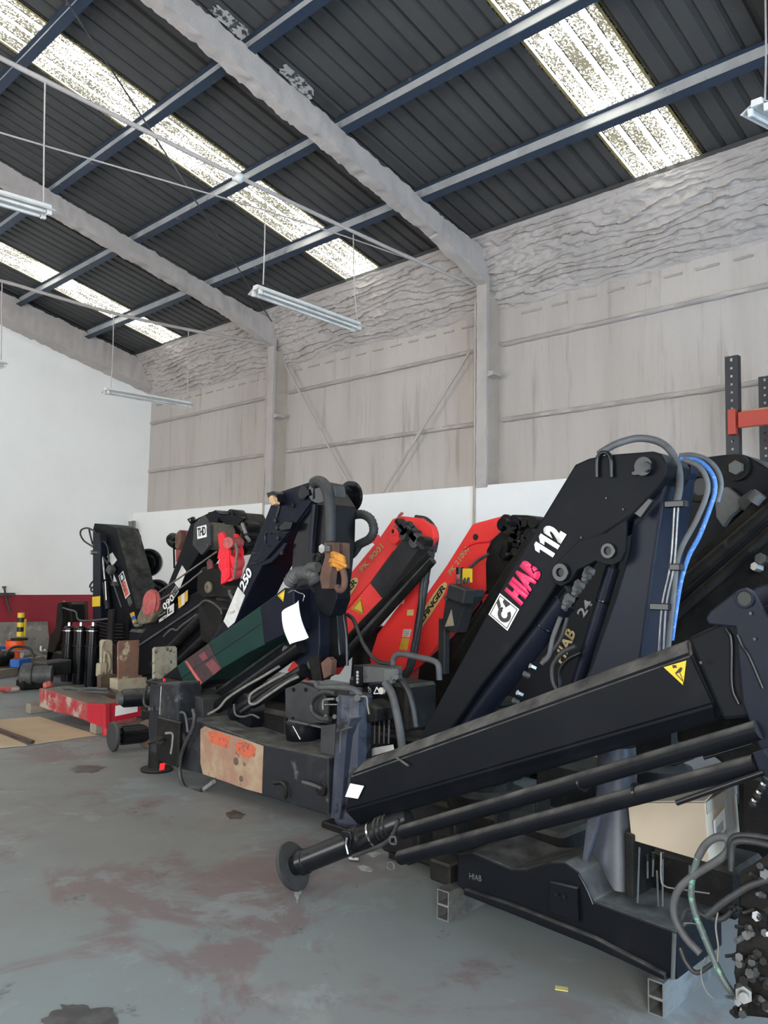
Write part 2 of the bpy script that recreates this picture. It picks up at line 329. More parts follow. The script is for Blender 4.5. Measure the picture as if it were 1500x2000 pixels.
M['foam'] = mat('sprayed foam', (0.475, 0.431, 0.409), 0.9, c2=(0.405, 0.370, 0.348), scale=1.6, c4=(0.387, 0.352, 0.330), scale4=38, thr4=(.60, .72), bump=.5, bscale=70)
M['foamwall'] = mat('sprayed foam wall', (0.495, 0.450, 0.418), 0.9, c2=(0.450, 0.405, 0.373), scale=.8, c3=(0.357, 0.313, 0.283), scale3=2.5, thr3=(.56, .72), bump=.45, bscale=55, c4=(0.348, 0.313, 0.287), scale4=70, thr4=(.63, .70), stretch=(1, 2.6, .22))
M['foamweb'] = mat('tan sprayed web', (0.44, 0.385, 0.325), 0.9, c2=(0.39, 0.335, 0.285), scale=2, bump=.4, bscale=60)
M['fixturewhite'] = mat('white enamel', (0.66, 0.655, 0.64), 0.45, c2=(0.6, 0.595, 0.58), scale=9)
M['tubeglass'] = mat('unlit white tube', (0.72, 0.72, 0.70), 0.2)
M['roofsheet'] = mat('dark ribbed sheet', (0.060, 0.060, 0.060), 0.6, c2=(0.048, 0.048, 0.050), scale=1.5, c3=(.085, .083, .078), scale3=5, thr3=(.62, .8), c4=(.16, .16, .155), scale4=40, thr4=(.69, .74))
M['roofspray'] = mat('sheet with foam overspray', (0.50, 0.50, 0.49), 0.9, c2=(0.07, 0.07, 0.07), scale=16, thr=(.5, .54), bump=.5)
M['purlinblue'] = mat('blue purlin paint', (0.018, 0.036, 0.070), 0.5, c2=(0.024, 0.035, 0.055), scale=3, c3=(.12, .13, .145), scale3=6, thr3=(.62, .72))
M['purlinweb'] = mat('oversprayed purlin web', (0.44, 0.445, 0.45), 0.7, c2=(0.34, 0.35, 0.365), scale=3, c3=(.2, .22, .255), scale3=5, thr3=(.62, .74))
def skylight_material():
    m = bpy.data.materials.new('weathered translucent sheet'); m.use_nodes = True; nt = m.node_tree; n = nt.nodes; l = nt.links
    n.remove(n['Principled BSDF']); out = n['Material Output']
    tr = n.new('ShaderNodeBsdfTranslucent'); df = n.new('ShaderNodeBsdfDiffuse'); mx = n.new('ShaderNodeMixShader'); mx.inputs[0].default_value = .2
    tc = n.new('ShaderNodeTexCoord'); at = n.new('ShaderNodeAttribute'); at.attribute_name = 'rib'
    t = n.new('ShaderNodeTexNoise'); t.inputs['Scale'].default_value = 44; t.inputs['Detail'].default_value = 5; t.inputs['Roughness'].default_value = .75; l.new(tc.outputs['Object'], t.inputs['Vector'])
    t2 = n.new('ShaderNodeTexNoise'); t2.inputs['Scale'].default_value = 1.3; t2.inputs['Detail'].default_value = 4; l.new(tc.outputs['Object'], t2.inputs['Vector'])
    a = n.new('ShaderNodeMath'); a.operation = 'MULTIPLY_ADD'; l.new(t2.outputs['Fac'], a.inputs[0]); a.inputs[1].default_value = .35; l.new(t.outputs['Fac'], a.inputs[2])
    b = n.new('ShaderNodeMath'); b.operation = 'SUBTRACT'; l.new(a.outputs[0], b.inputs[0]); l.new(at.outputs['Fac'], b.inputs[1])
    mr = n.new('ShaderNodeMapRange'); mr.inputs['From Min'].default_value = .575; mr.inputs['From Max'].default_value = .65; l.new(b.outputs[0], mr.inputs['Value'])
    cx = n.new('ShaderNodeMix'); cx.data_type = 'RGBA'; cx.inputs['A'].default_value = (.74, .74, .69, 1); cx.inputs['B'].default_value = (.030, .029, .022, 1); l.new(mr.outputs['Result'], cx.inputs['Factor'])
    l.new(cx.outputs['Result'], tr.inputs['Color']); l.new(cx.outputs['Result'], df.inputs['Color'])
    l.new(tr.outputs[0], mx.inputs[1]); l.new(df.outputs[0], mx.inputs[2]); l.new(mx.outputs[0], out.inputs['Surface']); return m
M['skylight'] = skylight_material()
M['skyedge'] = mat('yellowed sheet edge', (0.30, 0.24, 0.09), 0.6, c2=(.2, .17, .08), scale=12)

def slab(name, x0, x1, y0, y1, z0, z1, m, par=None, kind='structure'):
    o = boxp(name, par, m, ((x0+x1)/2, (y0+y1)/2, (z0+z1)/2), (x1-x0, y1-y0, z1-z0), bev=0)
    if kind and not par: o['kind'] = kind
    return o
slab('floor', XL-.3, WX+.5, YB-.3, YF+.3, -.25, 0, M['floor'])
slab('wall_right', WX, WX+.35, YB, YF, 0, ZB, M['plaster'])
# end wall: plaster above a dark red dado, gable top
bm = bmesh.new()
s_prism(bm, [Vector((XL, YF, 1.13)), Vector((WX+.4, YF, 1.13)), Vector((WX+.4, YF, roof_z(WX))), Vector((XR, YF, roof_z(XR))), Vector((XL, YF, roof_z(XL)))], (0, .25, 0), 0)
wf = mk('wall_far', bm, M['plaster']); wf['kind'] = 'structure'
da = slab('trim_1', XL, WX, YF-.012, YF+.24, 0, 1.13, M['dado'])
# back and left walls with open doorways
bm = bmesh.new()
s_box(bm, ((XL-7.0)/2, YB, 3.2), (-7.0-XL, .25, 6.4), bev=0); s_box(bm, (.45, YB, 3.2), (3.7, .25, 6.4), bev=0); s_box(bm, ((5.7+WX)/2, YB, 3.2), (WX-5.7, .25, 6.4), bev=0); s_box(bm, (-4.2, YB, 5.3), (5.6, .25, 2.2), bev=0); s_box(bm, (4.0, YB, 5.0), (3.4, .25, 2.8), bev=0)
s_prism(bm, [Vector((XL, YB-.12, 6.4)), Vector((WX, YB-.12, 6.4)), Vector((XR, YB-.12, roof_z(XR)))], (0, .25, 0), 0)
mk('wall_back', bm, M['plaster'])['kind'] = 'structure'
bm = bmesh.new()
s_box(bm, (XL, (YB+4.5)/2, 3.1), (.25, 4.5-YB, 6.2), bev=0); s_box(bm, (XL, (11.5+YF)/2, 3.1), (.25, YF-11.5, 6.2), bev=0); s_box(bm, (XL, 8, 5.4), (.25, 7, 1.6), bev=0)
mk('wall_left', bm, M['plaster'])['kind'] = 'structure'

# sprayed cladding above the block wall: relief of the ribs under the foam
def grid_mesh(nu, nv, fn):
    bm = bmesh.new(); vs = [[bm.verts.new(fn(i/nu, j/nv)) for i in range(nu+1)] for j in range(nv+1)]
    for j in range(nv):
        for i in range(nu): bm.faces.new((vs[j][i], vs[j][i+1], vs[j+1][i+1], vs[j+1][i]))
    return bm
def clad(u, v):
    y = -1.2 + u*(YF+1.2); z = ZB-.02 + v*2.9
    k = (y/0.285) % 1.0; rib = max(0, 1-abs(k-.5)/.13)
    k2 = (y/0.285+.5) % 1.0; rib2 = max(0, 1-abs(k2-.5)/.05)
    d = .022*min(1, rib*2.2) - .034*rib2*(.6+.8*abs(fbm(y*.7, z*.5, 6))) + .012*fbm(y*3, z*1.2, 1) + .010*fbm(y*11, z*9, 4)
    return Vector((CLX-d, y, z))
bm = grid_mesh(1040, 44, clad)
cl = mk('wall_right_cladding', bm, M['foamwall'], smooth=60, recalc=False); cl['kind'] = 'structure'
slab('wall_right_backing', WX+.30, WX+.36, YB, YF, ZB-.05, 6.25, M['foamwall'])
def lumpy_bar(name, y0, y1, x, z, w, h, par, m=M['foam'], seed=0, dens=22):
    n = max(4, int((y1-y0)*dens)); bm = bmesh.new(); rings = []
    for i in range(n+1):
        y = y0+(y1-y0)*i/n; r = []
        for k in range(8):
            a = 2*pi*k/8; q = 1+.22*fbm(y*5+seed, k*1.7, seed+3) + .12*fbm(y*15, k*2.3, seed)
            r.append(bm.verts.new((x+w*cos(a)*q, y, z+h*sin(a)*q)))
        rings.append(r)
    for A, B in zip(rings, rings[1:]):
        for k in range(8): bm.faces.new((A[k], A[(k+1) % 8], B[(k+1) % 8], B[k]))
    bm.faces.new(rings[0][::-1]); bm.faces.new(rings[-1]); return mk(name, bm, m, par, smooth=50)
COLY = [2.02, 6.57, 11.12]
segs = [(-1, 1.9), (2.15, 6.45), (6.70, 11.0), (11.25, 15.6)]
for zz, w, h in ((3.72, .055, .035), (4.75, .055, .032)):
    for a, b in segs: lumpy_bar('girt', a, b, CLX-.04, zz, w, h, cl, seed=int(a*7+zz*3))
for a, b in segs:                              # broken upper line of the third girt showing through the foam
    y = a+.25
    while y < b-.3:
        L = .18+.22*abs(fbm(y*3, 2, 1)); lumpy_bar('girt_stub', y, y+L, CLX-.035, 5.12, .022, .014, cl, seed=int(y*9)); y += L+.16
# bracing rods of the middle bay and small patches on the foam
for a, b in (((557, 712), (681, 947)), ((918, 686), (743, 968))):
    bm = bmesh.new(); s_tube(bm, [P(*a, 8.74), P((a[0]+b[0])/2, (a[1]+b[1])/2, 8.735), P(*b, 8.74)], .018, 8, wob=.12); mk('bracing_rod', bm, M['foam'], cl, smooth=60)
# the sloping eave band, heavily rippled
def band(y0, y1):
    nu = int((y1-y0)*36); nv = 110
    def fn(u, v):
        y = y0+u*(y1-y0); x = 8.36 + (8.90-8.36)*v; z = 6.10 - (6.10-5.22)*v
        edge = min(1, v*9)*min(1, (1-v)*7)
        ph = 40 + v*11 + 1.3*fbm(y*.8, v*3, 2) + .35*fbm(y*4.5, v*7, 5) + .14*fbm(y*15, v*9, 6)
        saw = ph % 1.0; saw = (saw/.80)**1.3 if saw < .80 else (1-saw)/.20
        d = .058*saw*edge*(.35+.9*abs(fbm(y*1.3, v*5, 8)+.35)) + .020*fbm(y*9, v*16, 3)*edge + .014*fbm(y*26, v*34, 9)
        return Vector((x-d*.85, y, z-d*.5 - .05*fbm(y*.7, 0, 1)*v*(1 if v > .9 else .3)))
    return grid_mesh(nu, nv, fn)
for a, b in segs:
    mk('trim_2', band(a-.12, b+.12), M['foam'], smooth=60, recalc=False)['kind'] = 'structure'
lumpy_bar('trim_3', -1, YF-.1, 8.40, 6.10, .05, .035, None, seed=5)['kind'] = 'structure'

# ---- steel frames, all sprayed
def foam_box(bm, pts8, nu, amp, seed):
    """box given by 4 + 4 corners (start ring, end ring), sides subdivided and roughened along the length"""
    A, B = pts8[:4], pts8[4:]; rings = []
    cen = lambda R: (R[0]+R[1]+R[2]+R[3])/4
    for i in range(nu+1):
        t = i/nu; R = [A[k].lerp(B[k], t) for k in range(4)]; c = cen(R); ring = []
        for k in range(4):
            for s in (0, .25, .5, .75):
                p = R[k].lerp(R[(k+1) % 4], s); d = (p-c).normalized()
                ring.append(bm.verts.new(p + d*(amp*fbm(p.x*7+seed, p.y*7, p.z*7) + amp*.6*fbm(p.x*19, p.y*19+seed, p.z*19))))
        rings.append(ring)
    for a, b in zip(rings, rings[1:]):
        n = len(a)
        for k in range(n): bm.faces.new((a[k], a[(k+1) % n], b[(k+1) % n], b[k]))
    bm.faces.new(rings[0][::-1]); bm.faces.new(rings[-1])
def frame(yc, first):
    hw = .085
    bm = bmesh.new()                                  # front flange of the column
    def rect(x0, x1, z, w=hw): return [Vector((x0, yc-w, z)), Vector((x1, yc-w, z)), Vector((x1, yc+w, z)), Vector((x0, yc+w, z))]
    foam_box(bm, rect(8.56, 8.60, ZB-.03)+rect(8.54, 8.60, 5.62), 80, .010, yc)
    o = mk('column', bm, M['foam'], smooth=45); o['kind'] = 'structure'
    bm = bmesh.new(); foam_box(bm, rect(8.59, 8.93, ZB, .045)+rect(8.59, 8.93, 5.45, .045), 50, .006, yc+9); mk('web', bm, M['foamweb'], o, smooth=45)
    bm = bmesh.new(); s_tube(bm, [(8.56, yc+.12, 5.3), (8.565, yc+.12, 4.4), (8.57, yc+.12, 3.6), (8.572, yc+.12, 2.6), (8.575, yc+.12, .6)], .017, 8, wob=.08); mk('conduit', bm, M['foamweb'], o, smooth=50)
    bm = bmesh.new(); foam_box(bm, [Vector((8.58, yc-.17, 4.28)), Vector((8.74, yc-.17, 4.28)), Vector((8.74, yc-.17, 4.33)), Vector((8.58, yc-.17, 4.33))]+[Vector((8.58, yc-.05, 4.26)), Vector((8.74, yc-.05, 4.26)), Vector((8.74, yc-.05, 4.34)), Vector((8.58, yc-.05, 4.34))], 3, .015, 2); mk('bracket', bm, M['foam'], o, smooth=50)
    # rafter: tapered knee, then constant depth to the ridge
    bm = bmesh.new()
    def rr(x, d0, d1, w=hw):
        z = roof_z(x); return [Vector((x, yc-w, z-d1)), Vector((x, yc+w, z-d1)), Vector((x, yc+w, z-d0)), Vector((x, yc-w, z-d0))]
    foam_box(bm, rr(8.60, .16, .60)+rr(7.55, .20, .47), 30, .020, yc+5)
    foam_box(bm, rr(7.55, .20, .47)+rr(XR, .20, .44), 230, .020, yc+7)
    r = mk('rafter', bm, M['foam'], smooth=45); r['kind'] = 'structure'
    bm = bmesh.new()
    foam_box(bm, [Vector((XR, yc-hw, roof_z(XR)-.44)), Vector((XR, yc+hw, roof_z(XR)-.44)), Vector((XR, yc+hw, roof_z(XR)-.2)), Vector((XR, yc-hw, roof_z(XR)-.2))]+rr(XL+.2, .2, .44), 30, .018, yc+1); mk('rafter', bm, M['foam'], smooth=45)['kind'] = 'structure'
for i, y in enumerate(COLY): frame(y, i == 0)
# end rafter buried in foam along the gable
bm = bmesh.new()
def rr2(x, d0, d1): z = roof_z(x); return [Vector((x, YF-.28, z-d1)), Vector((x, YF+.02, z-d1-.05)), Vector((x, YF+.02, z-d0)), Vector((x, YF-.28, z-d0))]
foam_box(bm, rr2(8.75, .10, .62)+rr2(XR, .10, .46), 240, .028, 4); mk('trim_4', bm, M['foam'], smooth=45)['kind'] = 'structure'

# ---- purlins (I sections: blue flanges, oversprayed webs)
nx = Vector((SL, 0, 1)).normalized(); sx = Vector((1, 0, -SL)).normalized()
pur = []
for i, x in enumerate((7.30, 5.95, 4.67, 3.37, 2.05, 0.75, -0.55)):
    top = Vector((x, 0, roof_z(x))) - nx*.012; h = .19; w = .095
    y0, y1 = -1.0, YF-.2
    def flange(d0, d1, hw):
        a = top-nx*d0; b = top-nx*d1; return [a-sx*hw, a+sx*hw, b+sx*hw, b-sx*hw]
    bm = bmesh.new()
    for d0, d1, hw in ((0, .012, w/2), (h-.012, h, w/2)):
        q = flange(d0, d1, hw); s_prism(bm, [Vector((p.x, y0, p.z)) for p in q], (0, y1-y0, 0), 0)
    o = mk('purlin', bm, M['purlinblue']); o['kind'] = 'structure'
    bm = bmesh.new(); q = flange(.012, h-.012, .006); s_prism(bm, [Vector((p.x, y0, p.z)) for p in q], (0, y1-y0, 0), 0); mk('web', bm, M['purlinweb'], o)

# ---- roof sheets, one object each, ribbed
ce = bpy.data.objects.new('ceiling', None); COL.objects.link(ce); ce['kind'] = 'structure'
def sheet(name, y0, y1, ribs, m, x0=8.62, x1=XR, attr=False, lift=0.0):
    p = (y1-y0)/ribs; prof = []
    for i in range(ribs):
        a = y0+i*p
        prof += [(a, 0, 0), (a+p*.66, 0, 0), (a+p*.70, .036, 1), (a+p*.94, .036, 1), (a+p*.985, 0, 0)]
    prof.append((y1, 0, 0)); bm = bmesh.new(); rows = []; ribf = []
    lay = bm.verts.layers.float.new('rib') if attr else None
    nst = 10
    for j in range(nst+1):
        x = x0+(x1-x0)*j/nst; z = roof_z(x); row = []
        for y, h, f in prof:
            v = bm.verts.new(Vector((x, y, z))+nx*(h+.003+lift))
            if attr: v[lay] = .24*f
            row.append(v)
        rows.append(row)
    for A, B in zip(rows, rows[1:]):
        for k in range(len(A)-1): bm.faces.new((A[k], B[k], B[k+1], A[k+1]))
    return mk(name, bm, m, ce, recalc=False)
SKY = [(3.50, 4.27), (8.32, 9.07), (13.68, 14.42)]
def run(a, b):
    n = max(1, round((b-a)/.76)); w = (b-a)/n
    for i in range(n): sheet('roof_sheet', a+i*w-.012, a+(i+1)*w+.012, 4, M['roofsheet'], lift=.004*(i % 2))
run(-1.4, SKY[0][0]); run(SKY[0][1], SKY[1][0]); run(SKY[1][1], SKY[2][0]); run(SKY[2][1], YF+.1)
for a, b in SKY:
    o = sheet('skylight_sheet', a-.03, b+.03, 4, M['skylight'], attr=True, lift=-.006)
    for y in (a, b):
        bm = bmesh.new(); s_prism(bm, [Vector((8.6, y-.014, roof_z(8.6)+.0)), Vector((XR, y-.014, roof_z(XR)+.0)), Vector((XR, y+.014, roof_z(XR)+.0)), Vector((8.6, y+.014, roof_z(8.6)+.0))], (-.002, 0, -.006), 0); mk('sheet_edge', bm, M['skyedge'], o)
# far slope and roof edge beyond the sprayed band
def slope_piece(y0, y1, m, name): bm = bmesh.new(); s_prism(bm, [Vector((XR, y0, roof_z(XR)+.06)), Vector((XL-.3, y0, roof_z(XL-.3)+.06)), Vector((XL-.3, y0, roof_z(XL-.3)+.02)), Vector((XR, y0, roof_z(XR)+.02))], (0, y1-y0, 0), 0); return mk(name, bm, m, ce)
edges = [-1.4]+[v for s in SKY for v in s]+[YF+.2]
for i in range(0, len(edges), 2): slope_piece(edges[i], edges[i+1], M['roofsheet'], 'roof_slope')
for a, b in SKY: sheet('skylight_sheet', a-.03, b+.03, 4, M['skylight'], XL-.3, XR, attr=True)
bm = bmesh.new(); s_prism(bm, [Vector((WX+.4, YB-.2, roof_z(WX+.4)+.09)), Vector((XR, YB-.2, roof_z(XR)+.09)), Vector((XL-.3, YB-.2, roof_z(XL-.3)+.09)), Vector((XL-.3, YB-.2, roof_z(XL-.3)+.05)), Vector((XR, YB-.2, roof_z(XR)+.05)), Vector((WX+.4, YB-.2, roof_z(WX+.4)+.05))], (0, 4.8-.0, 0), 0); mk('roof_slope', bm, M['roofsheet'], ce)
bm = bmesh.new(); s_box(bm, (8.56, 7.2, 6.13), (.42, 17.2, .05), bev=0)
mk('eave_flashing', bm, M['roofsheet'], ce)
# white overspray left on the sheets beside the near rafter
for pts in (((405, 18), (425, 8), (495, 66), (478, 84)), ((545, 140), (560, 126), (618, 178), (606, 196))):
    bm = bmesh.new()
    def onr(px, py, off=.004):
        d = ray(px, py); t = (ZE-off+SL*WX-CAM.z)/(d.z+SL*d.x); return CAM+d*t
    ring = []; c = sum((onr(*p) for p in pts), Vector())/4
    for k in range(28):
        q = k/28*4; a = onr(*pts[int(q)]).lerp(onr(*pts[(int(q)+1) % 4]), q-int(q)); ring.append(c+(a-c)*(1+.35*fbm(k*1.3, 2, pts[0][0])))
    s_prism(bm, ring, nx*-.004, 0); mk('overspray_patch', bm, M['roofspray'], ce)

# ---- tie rods, roof bracing, wires
def ropeobj(name, pts, r, m, label, cat, group=None, wob=0):
    bm = bmesh.new(); s_tube(bm, pts, r, 8, wob=wob); return tag(mk(name, bm, m, smooth=60), label, cat, group)
T2, T1, T0 = 6.57, 11.12, 2.02
ropeobj('tie_rod', [PY(922, 556, T2), PY(760, 485, T2), PY(465, 345, T2), PY(0, 113, T2), PY(-300, -45, T2)], .022, M['foam'], 'thick foam coated tie rod crossing below the roof from the nearer wall column', 'tie rod', 'tie rods under the roof', wob=.06)
ropeobj('tie_rod', [PY(516, 670, T1), PY(400, 650, T1), PY(235, 615, T1), PY(90, 574, T1), PY(0, 548, T1), PY(-200, 500, T1)], .025, M['foam'], 'foam coated tie rod crossing below the roof from the farther wall column', 'tie rod', 'tie rods under the roof', wob=.06)
ropeobj('stay_wire', [PY(915, 548, T2+.05), PY(600, 437, T2+.05), PY(0, 259, T2+.05), PY(-200, 200, T2+.05)], .008, M['foam'], 'thin straight wire just below the thick nearer tie rod', 'wire')
def onr(px, py, off):
    d = ray(px, py); t = (ZE-off+SL*WX-CAM.z)/(d.z+SL*d.x); return CAM+d*t
ropeobj('roof_bracing_rod', [onr(530, 627, .26), onr(335, 318, .26), onr(138, 14, .26), onr(60, -110, .26)], .010, M['hosegrey'], 'dark diagonal bracing rod running under the purlins across the long skylight', 'bracing rod')
# ---- fluorescent fittings
def fitting(p0, p1, wires, label, group='hanging fluorescent fittings'):
    a, b = Vector(p0), Vector(p1); t = thing('fluorescent_fitting', (a+b)/2, label, 'light fitting', group)
    d = (b-a).normalized(); side = d.cross(Vector((0, 0, 1))).normalized(); up = side.cross(d)
    def sec(pts, name, m, ea=0, eb=0):
        bm = bmesh.new(); s_prism(bm, [a+d*ea+side*u+up*v for u, v in pts], (b-a)-d*(ea+eb), .002); return mk(name, bm, m, t)
    sec([(-.035, .045), (.035, .045), (.045, .0), (-.045, .0)], 'spine', M['fixturewhite'])
    sec([(-.045, .012), (-.04, .016), (-.115, -.030), (-.12, -.026)], 'reflector_wing', M['fixturewhite'])
    sec([(.045, .012), (.04, .016), (.115, -.030), (.12, -.026)], 'reflector_wing', M['fixturewhite'])
    for s in (-.055, .055):
        bm = bmesh.new(); s_cyl(bm, a+d*.06+side*s-up*.035, b-d*.06+side*s-up*.035, .014, seg=12); mk('tube_lamp', bm, M['tubeglass'], t, smooth=40)
        for e in (a+d*.03, b-d*.03):
            bm = bmesh.new(); s_box(bm, e+side*s-up*.028, (.04, .034, .055), Matrix((d, side, up)).transposed()); mk('lamp_holder', bm, M['fixturewhite'], t)
    for w in wires:
        bm = bmesh.new(); s_tube(bm, w, .007, 6); mk('hanging_wire', bm, M['foam'], t, smooth=60)
fitting(PY(498, 565, T2), PY(700, 638, T2), [[PY(514, 556, T2), PY(517, 470, T2), PY(518, 374, T2)], [PY(706, 640, T2)+Vector((-.06, 0, .03)), PY(692, 560, T2), PY(690, 458, T2)]], 'white twin tube light fitting hanging in front of the foam band of the middle bay')
fitting(PY(-110, 352, T2), PY(97, 413, T2), [[PY(85, 408, T2), PY(86, 290, T2), PY(88, 160, T2)]], 'white twin tube light fitting hanging below the farther rafter, near the top of the photo')
fitting(PY(205, 762, T1), PY(371, 791, T1), [[PY(216, 762, T1), PY(220, 700, T1), PY(222, 618, T1)], [PY(366, 789, T1), PY(367, 740, T1), PY(368, 646, T1)]], 'white twin tube light fitting hanging in front of the far end wall corner')
fitting(PY(-160, 690, T1), PY(10, 711, T1), [[PY(2, 708, T1), PY(3, 640, T1), PY(4, 552, T1)]], 'white twin tube light fitting whose end shows before the plain white end wall')
fitting(PY(1478, 205, T0), PY(1700, 330, T0), [[PY(1494, 200, T0), PY(1496, 100, T0), PY(1494, -60, T0)]], 'white twin tube light fitting hanging beside the right hand skylight')
bm = bmesh.new(); s_lathe(bm, PY(466, 347, T2), (0.5, -.6, -.3), [(-.05, 0), (-.05, .045), (.03, .05), (.05, .03), (.05, 0)], 16); tag(mk('junction_box', bm, M['fixturewhite'], smooth=40), 'small round white box fixed on the thick tie rod over the skylight', 'junction box')
# ------------------------------------------------------------------ loader cranes
def crane(loc, label): return thing('loader_crane', loc, label, 'crane', 'loader cranes stored along the wall')
def pedestal(par, X, y, w=.5, h=.95, m='grime', span=1.5):
    """transverse base beam on the floor with the slewing column on it"""
    boxp('base_beam', par, M[m], (X+.2, y, .22), (.40, span, .36), bev=.02)
    for s in (-1, 1): boxp('beam_foot', par, M[m], (X+.2, y+s*(span/2-.12), .03), (.34, .16, .06), bev=.005)
    bm = bmesh.new(); s_lathe(bm, (X+.2, y, .38), (0, 0, 1), [(0, .22), (.08, .22), (.10, .15), (h-.42, .12), (h-.40, .16), (h-.38, .16)]); mk('column', bm, M[m], par, smooth=40)
def nuts(name, par, m, pts, X, r=.012, h=.012):
    for x, y in pts:
        bm = bmesh.new(); s_nut(bm, P(x, y, X), (-1, 0, 0), r, h); mk(name, bm, m, par)
def warn_triangle(par, pts, X, sub):
    """yellow triangle with a black border and a black pictogram of a hand under a load"""
    a, b, c = pts
    o = decal('warning_triangle', par, M['yellow'], pts, X, .004); o['label'] = 'yellow warning triangle'
    cx, cy = (a[0]+b[0]+c[0])/3, (a[1]+b[1]+c[1])/3
    k = lambda p, s: (cx+(p[0]-cx)*s, cy+(p[1]-cy)*s)
    if sub:
        bm = bmesh.new()
        for i in range(3):
            p, q = pts[i], pts[(i+1) % 3]
            s_prism(bm, [P(*k(p, .90), X-.0055), P(*k(q, .90), X-.0055), P(*k(q, .78), X-.0055), P(*k(p, .78), X-.0055)], (.0008, 0, 0), 0)
        mk('border', bm, M['blackprint'], o)
    return o

# ===== A: the black boom lying low across the foreground
A = crane((3.25, 1.9, 0), 'black crane folded low in front with a yellow warning triangle on its boom')
XA = 2.90
# hexagonal boom: upper and lower side facets lean inwards
def facet_boom(name, par, m, rows, X, w, inset):
    bm = bmesh.new(); rings = []
    for (a, b, c, d) in rows:
        p = [P(*a, X+inset), P(*b, X), P(*c, X), P(*d, X+inset)]; q = [p[3]+Vector((w-2*inset, 0, 0)), p[2]+Vector((w, 0, 0)), p[1]+Vector((w, 0, 0)), p[0]+Vector((w-2*inset, 0, 0))]
        rings.append([bm.verts.new(v) for v in p+q])
    for A_, B_ in zip(rings, rings[1:]):
        for k in range(8): bm.faces.new((A_[k], A_[(k+1) % 8], B_[(k+1) % 8], B_[k]))
    bm.faces.new(rings[0][::-1]); bm.faces.new(rings[-1])
    bmesh.ops.recalc_face_normals(bm, faces=bm.faces)
    bmesh.ops.bevel(bm, geom=[e for e in bm.edges if len(e.link_faces) == 2 and e.calc_face_angle(0) > .2], offset=.010, segments=2, affect='EDGES', clamp_overlap=True)
    return mk(name, bm, m, par)
facet_boom('boom', A, M['black'], [((711, 1485), (683, 1515), (672, 1584), (698, 1612)), ((1345, 1249), (1350, 1276), (1397, 1376), (1403, 1406))], XA, .27, .065)
prism('boom_sleeve', A, M['black'], [(1343, 1246), (1420, 1211), (1640, 1130), (1700, 1400), (1500, 1450), (1462, 1402), (1412, 1406)], XA-.025, .32, .012)
prism('link_plate', A, M['navy'], [(1383, 1220), (1378, 1207), (1386, 1194), (1438, 1153), (1455, 1147), (1470, 1155), (1500, 1212), (1570, 1330), (1570, 1560), (1505, 1500), (1480, 1455), (1450, 1372), (1436, 1225), (1405, 1222)], XA-.055, .028, .006)
boss('pin_hole', A, M['navy'], 1455, 1169, XA-.056, .033, .024, .008, M['blackprint'])
prism('link_plate', A, M['navy'], [(1470, 1150), (1490, 1143), (1540, 1140), (1560, 1250), (1500, 1215)], XA+.10, .028, .006)
hose('weld_rib', A, M['black_gloss'], [(1418, 1228), (1429, 1252), (1430, 1340), (1443, 1375)], .007, XA-.03)
hose('weld_rib', A, M['black_gloss'], [(1440, 1240), (1450, 1262), (1462, 1280), (1490, 1345)], .006, XA-.057)
nuts('bolt', A, M['black_gloss'], [(1370, 1294), (1467, 1198), (1475, 1248)], XA-.056, .006, .006)
XC = 2.84
for (l, r, rad, band) in (((787, 1625), (1482, 1425), .032, (1137, 1529)), ((783, 1675), (1478, 1492), .033, (1245, 1548))):
    c = rod('extension_cylinder', A, M['black'], (*l, XC), (*r, XC), rad)
    p = P(*l, XC); q = P(*r, XC); d = (q-p).normalized()
    bm = bmesh.new(); s_cyl(bm, p-d*.012, p+d*.004, rad*.8); mk('end_cap', bm, M['grime'], c, smooth=40)
    b0 = P(*band, XC); bm = bmesh.new(); s_cyl(bm, b0-d*.005, b0+d*.005, rad*1.09); mk('clamp_band', bm, M['black_gloss'], c, smooth=40)
    bm = bmesh.new(); e = p-d*.03; s_tube(bm, [e+Vector((0, .02, -.02)), e+Vector((0, .05, -.03)), e+Vector((0, .05, -.055)), e+Vector((0, .015, -.05)), e+Vector((0, .02, -.02))], .006, 8); mk('eye', bm, M['greymetal'], c, smooth=60)
for px in (830, 900, 980, 1060): boxp('cylinder_bracket', A, M['grime'], P(px, 1640-(px-830)*.29, XC+.12), (.10, .012, .09))
prism('cylinder_head', A, M['navy'], [(1468, 1470), (1490, 1463), (1520, 1500), (1530, 1560), (1498, 1575), (1486, 1520)], XC-.04, .10, .006)
rod('pull_rod', A, M['black_gloss'], (1322, 1568, 2.80), (1492, 1508, 2.80), .010)
rod('thin_rod', A, M['black_gloss'], (1375, 1480, 2.86), (1470, 1452, 2.86), .007)
rod('pin', A, M['hosegrey'], (775, 1480, XA-.005), (797, 1495, XA-.02), .006)
warn = warn_triangle(A, [(1297, 1303), (1341, 1290), (1335, 1338)], XA, False)
bm = bmesh.new(); s_prism(bm, [P(x, y, XA-.0062) for x, y in ((1313, 1299), (1320, 1299), (1322, 1304), (1314, 1305))], (.0008, 0, 0), 0); s_prism(bm, [P(x, y, XA-.0062) for x, y in ((1318, 1315), (1329, 1303), (1333, 1305), (1330, 1312), (1321, 1316))], (.0008, 0, 0), 0); mk('pictogram', bm, M['blackprint'], warn)
bm = bmesh.new(); s_tube(bm, [P(1320, 1316, XA-.007), P(1333, 1330, XA-.007)], .0012, 5); s_tube(bm, [P(1327, 1312, XA-.007), P(1334, 1331, XA-.007), P(1334, 1337, XA-.007)], .0012, 5); mk('pictogram', bm, M['blackprint'], warn)
def curl(u, v): return P(684-10*v+u*(27-2*v), 1530+26*v+5*u*(1-v)-0+u*4*v, XA-.012-.012*sin(pi*u)*v)
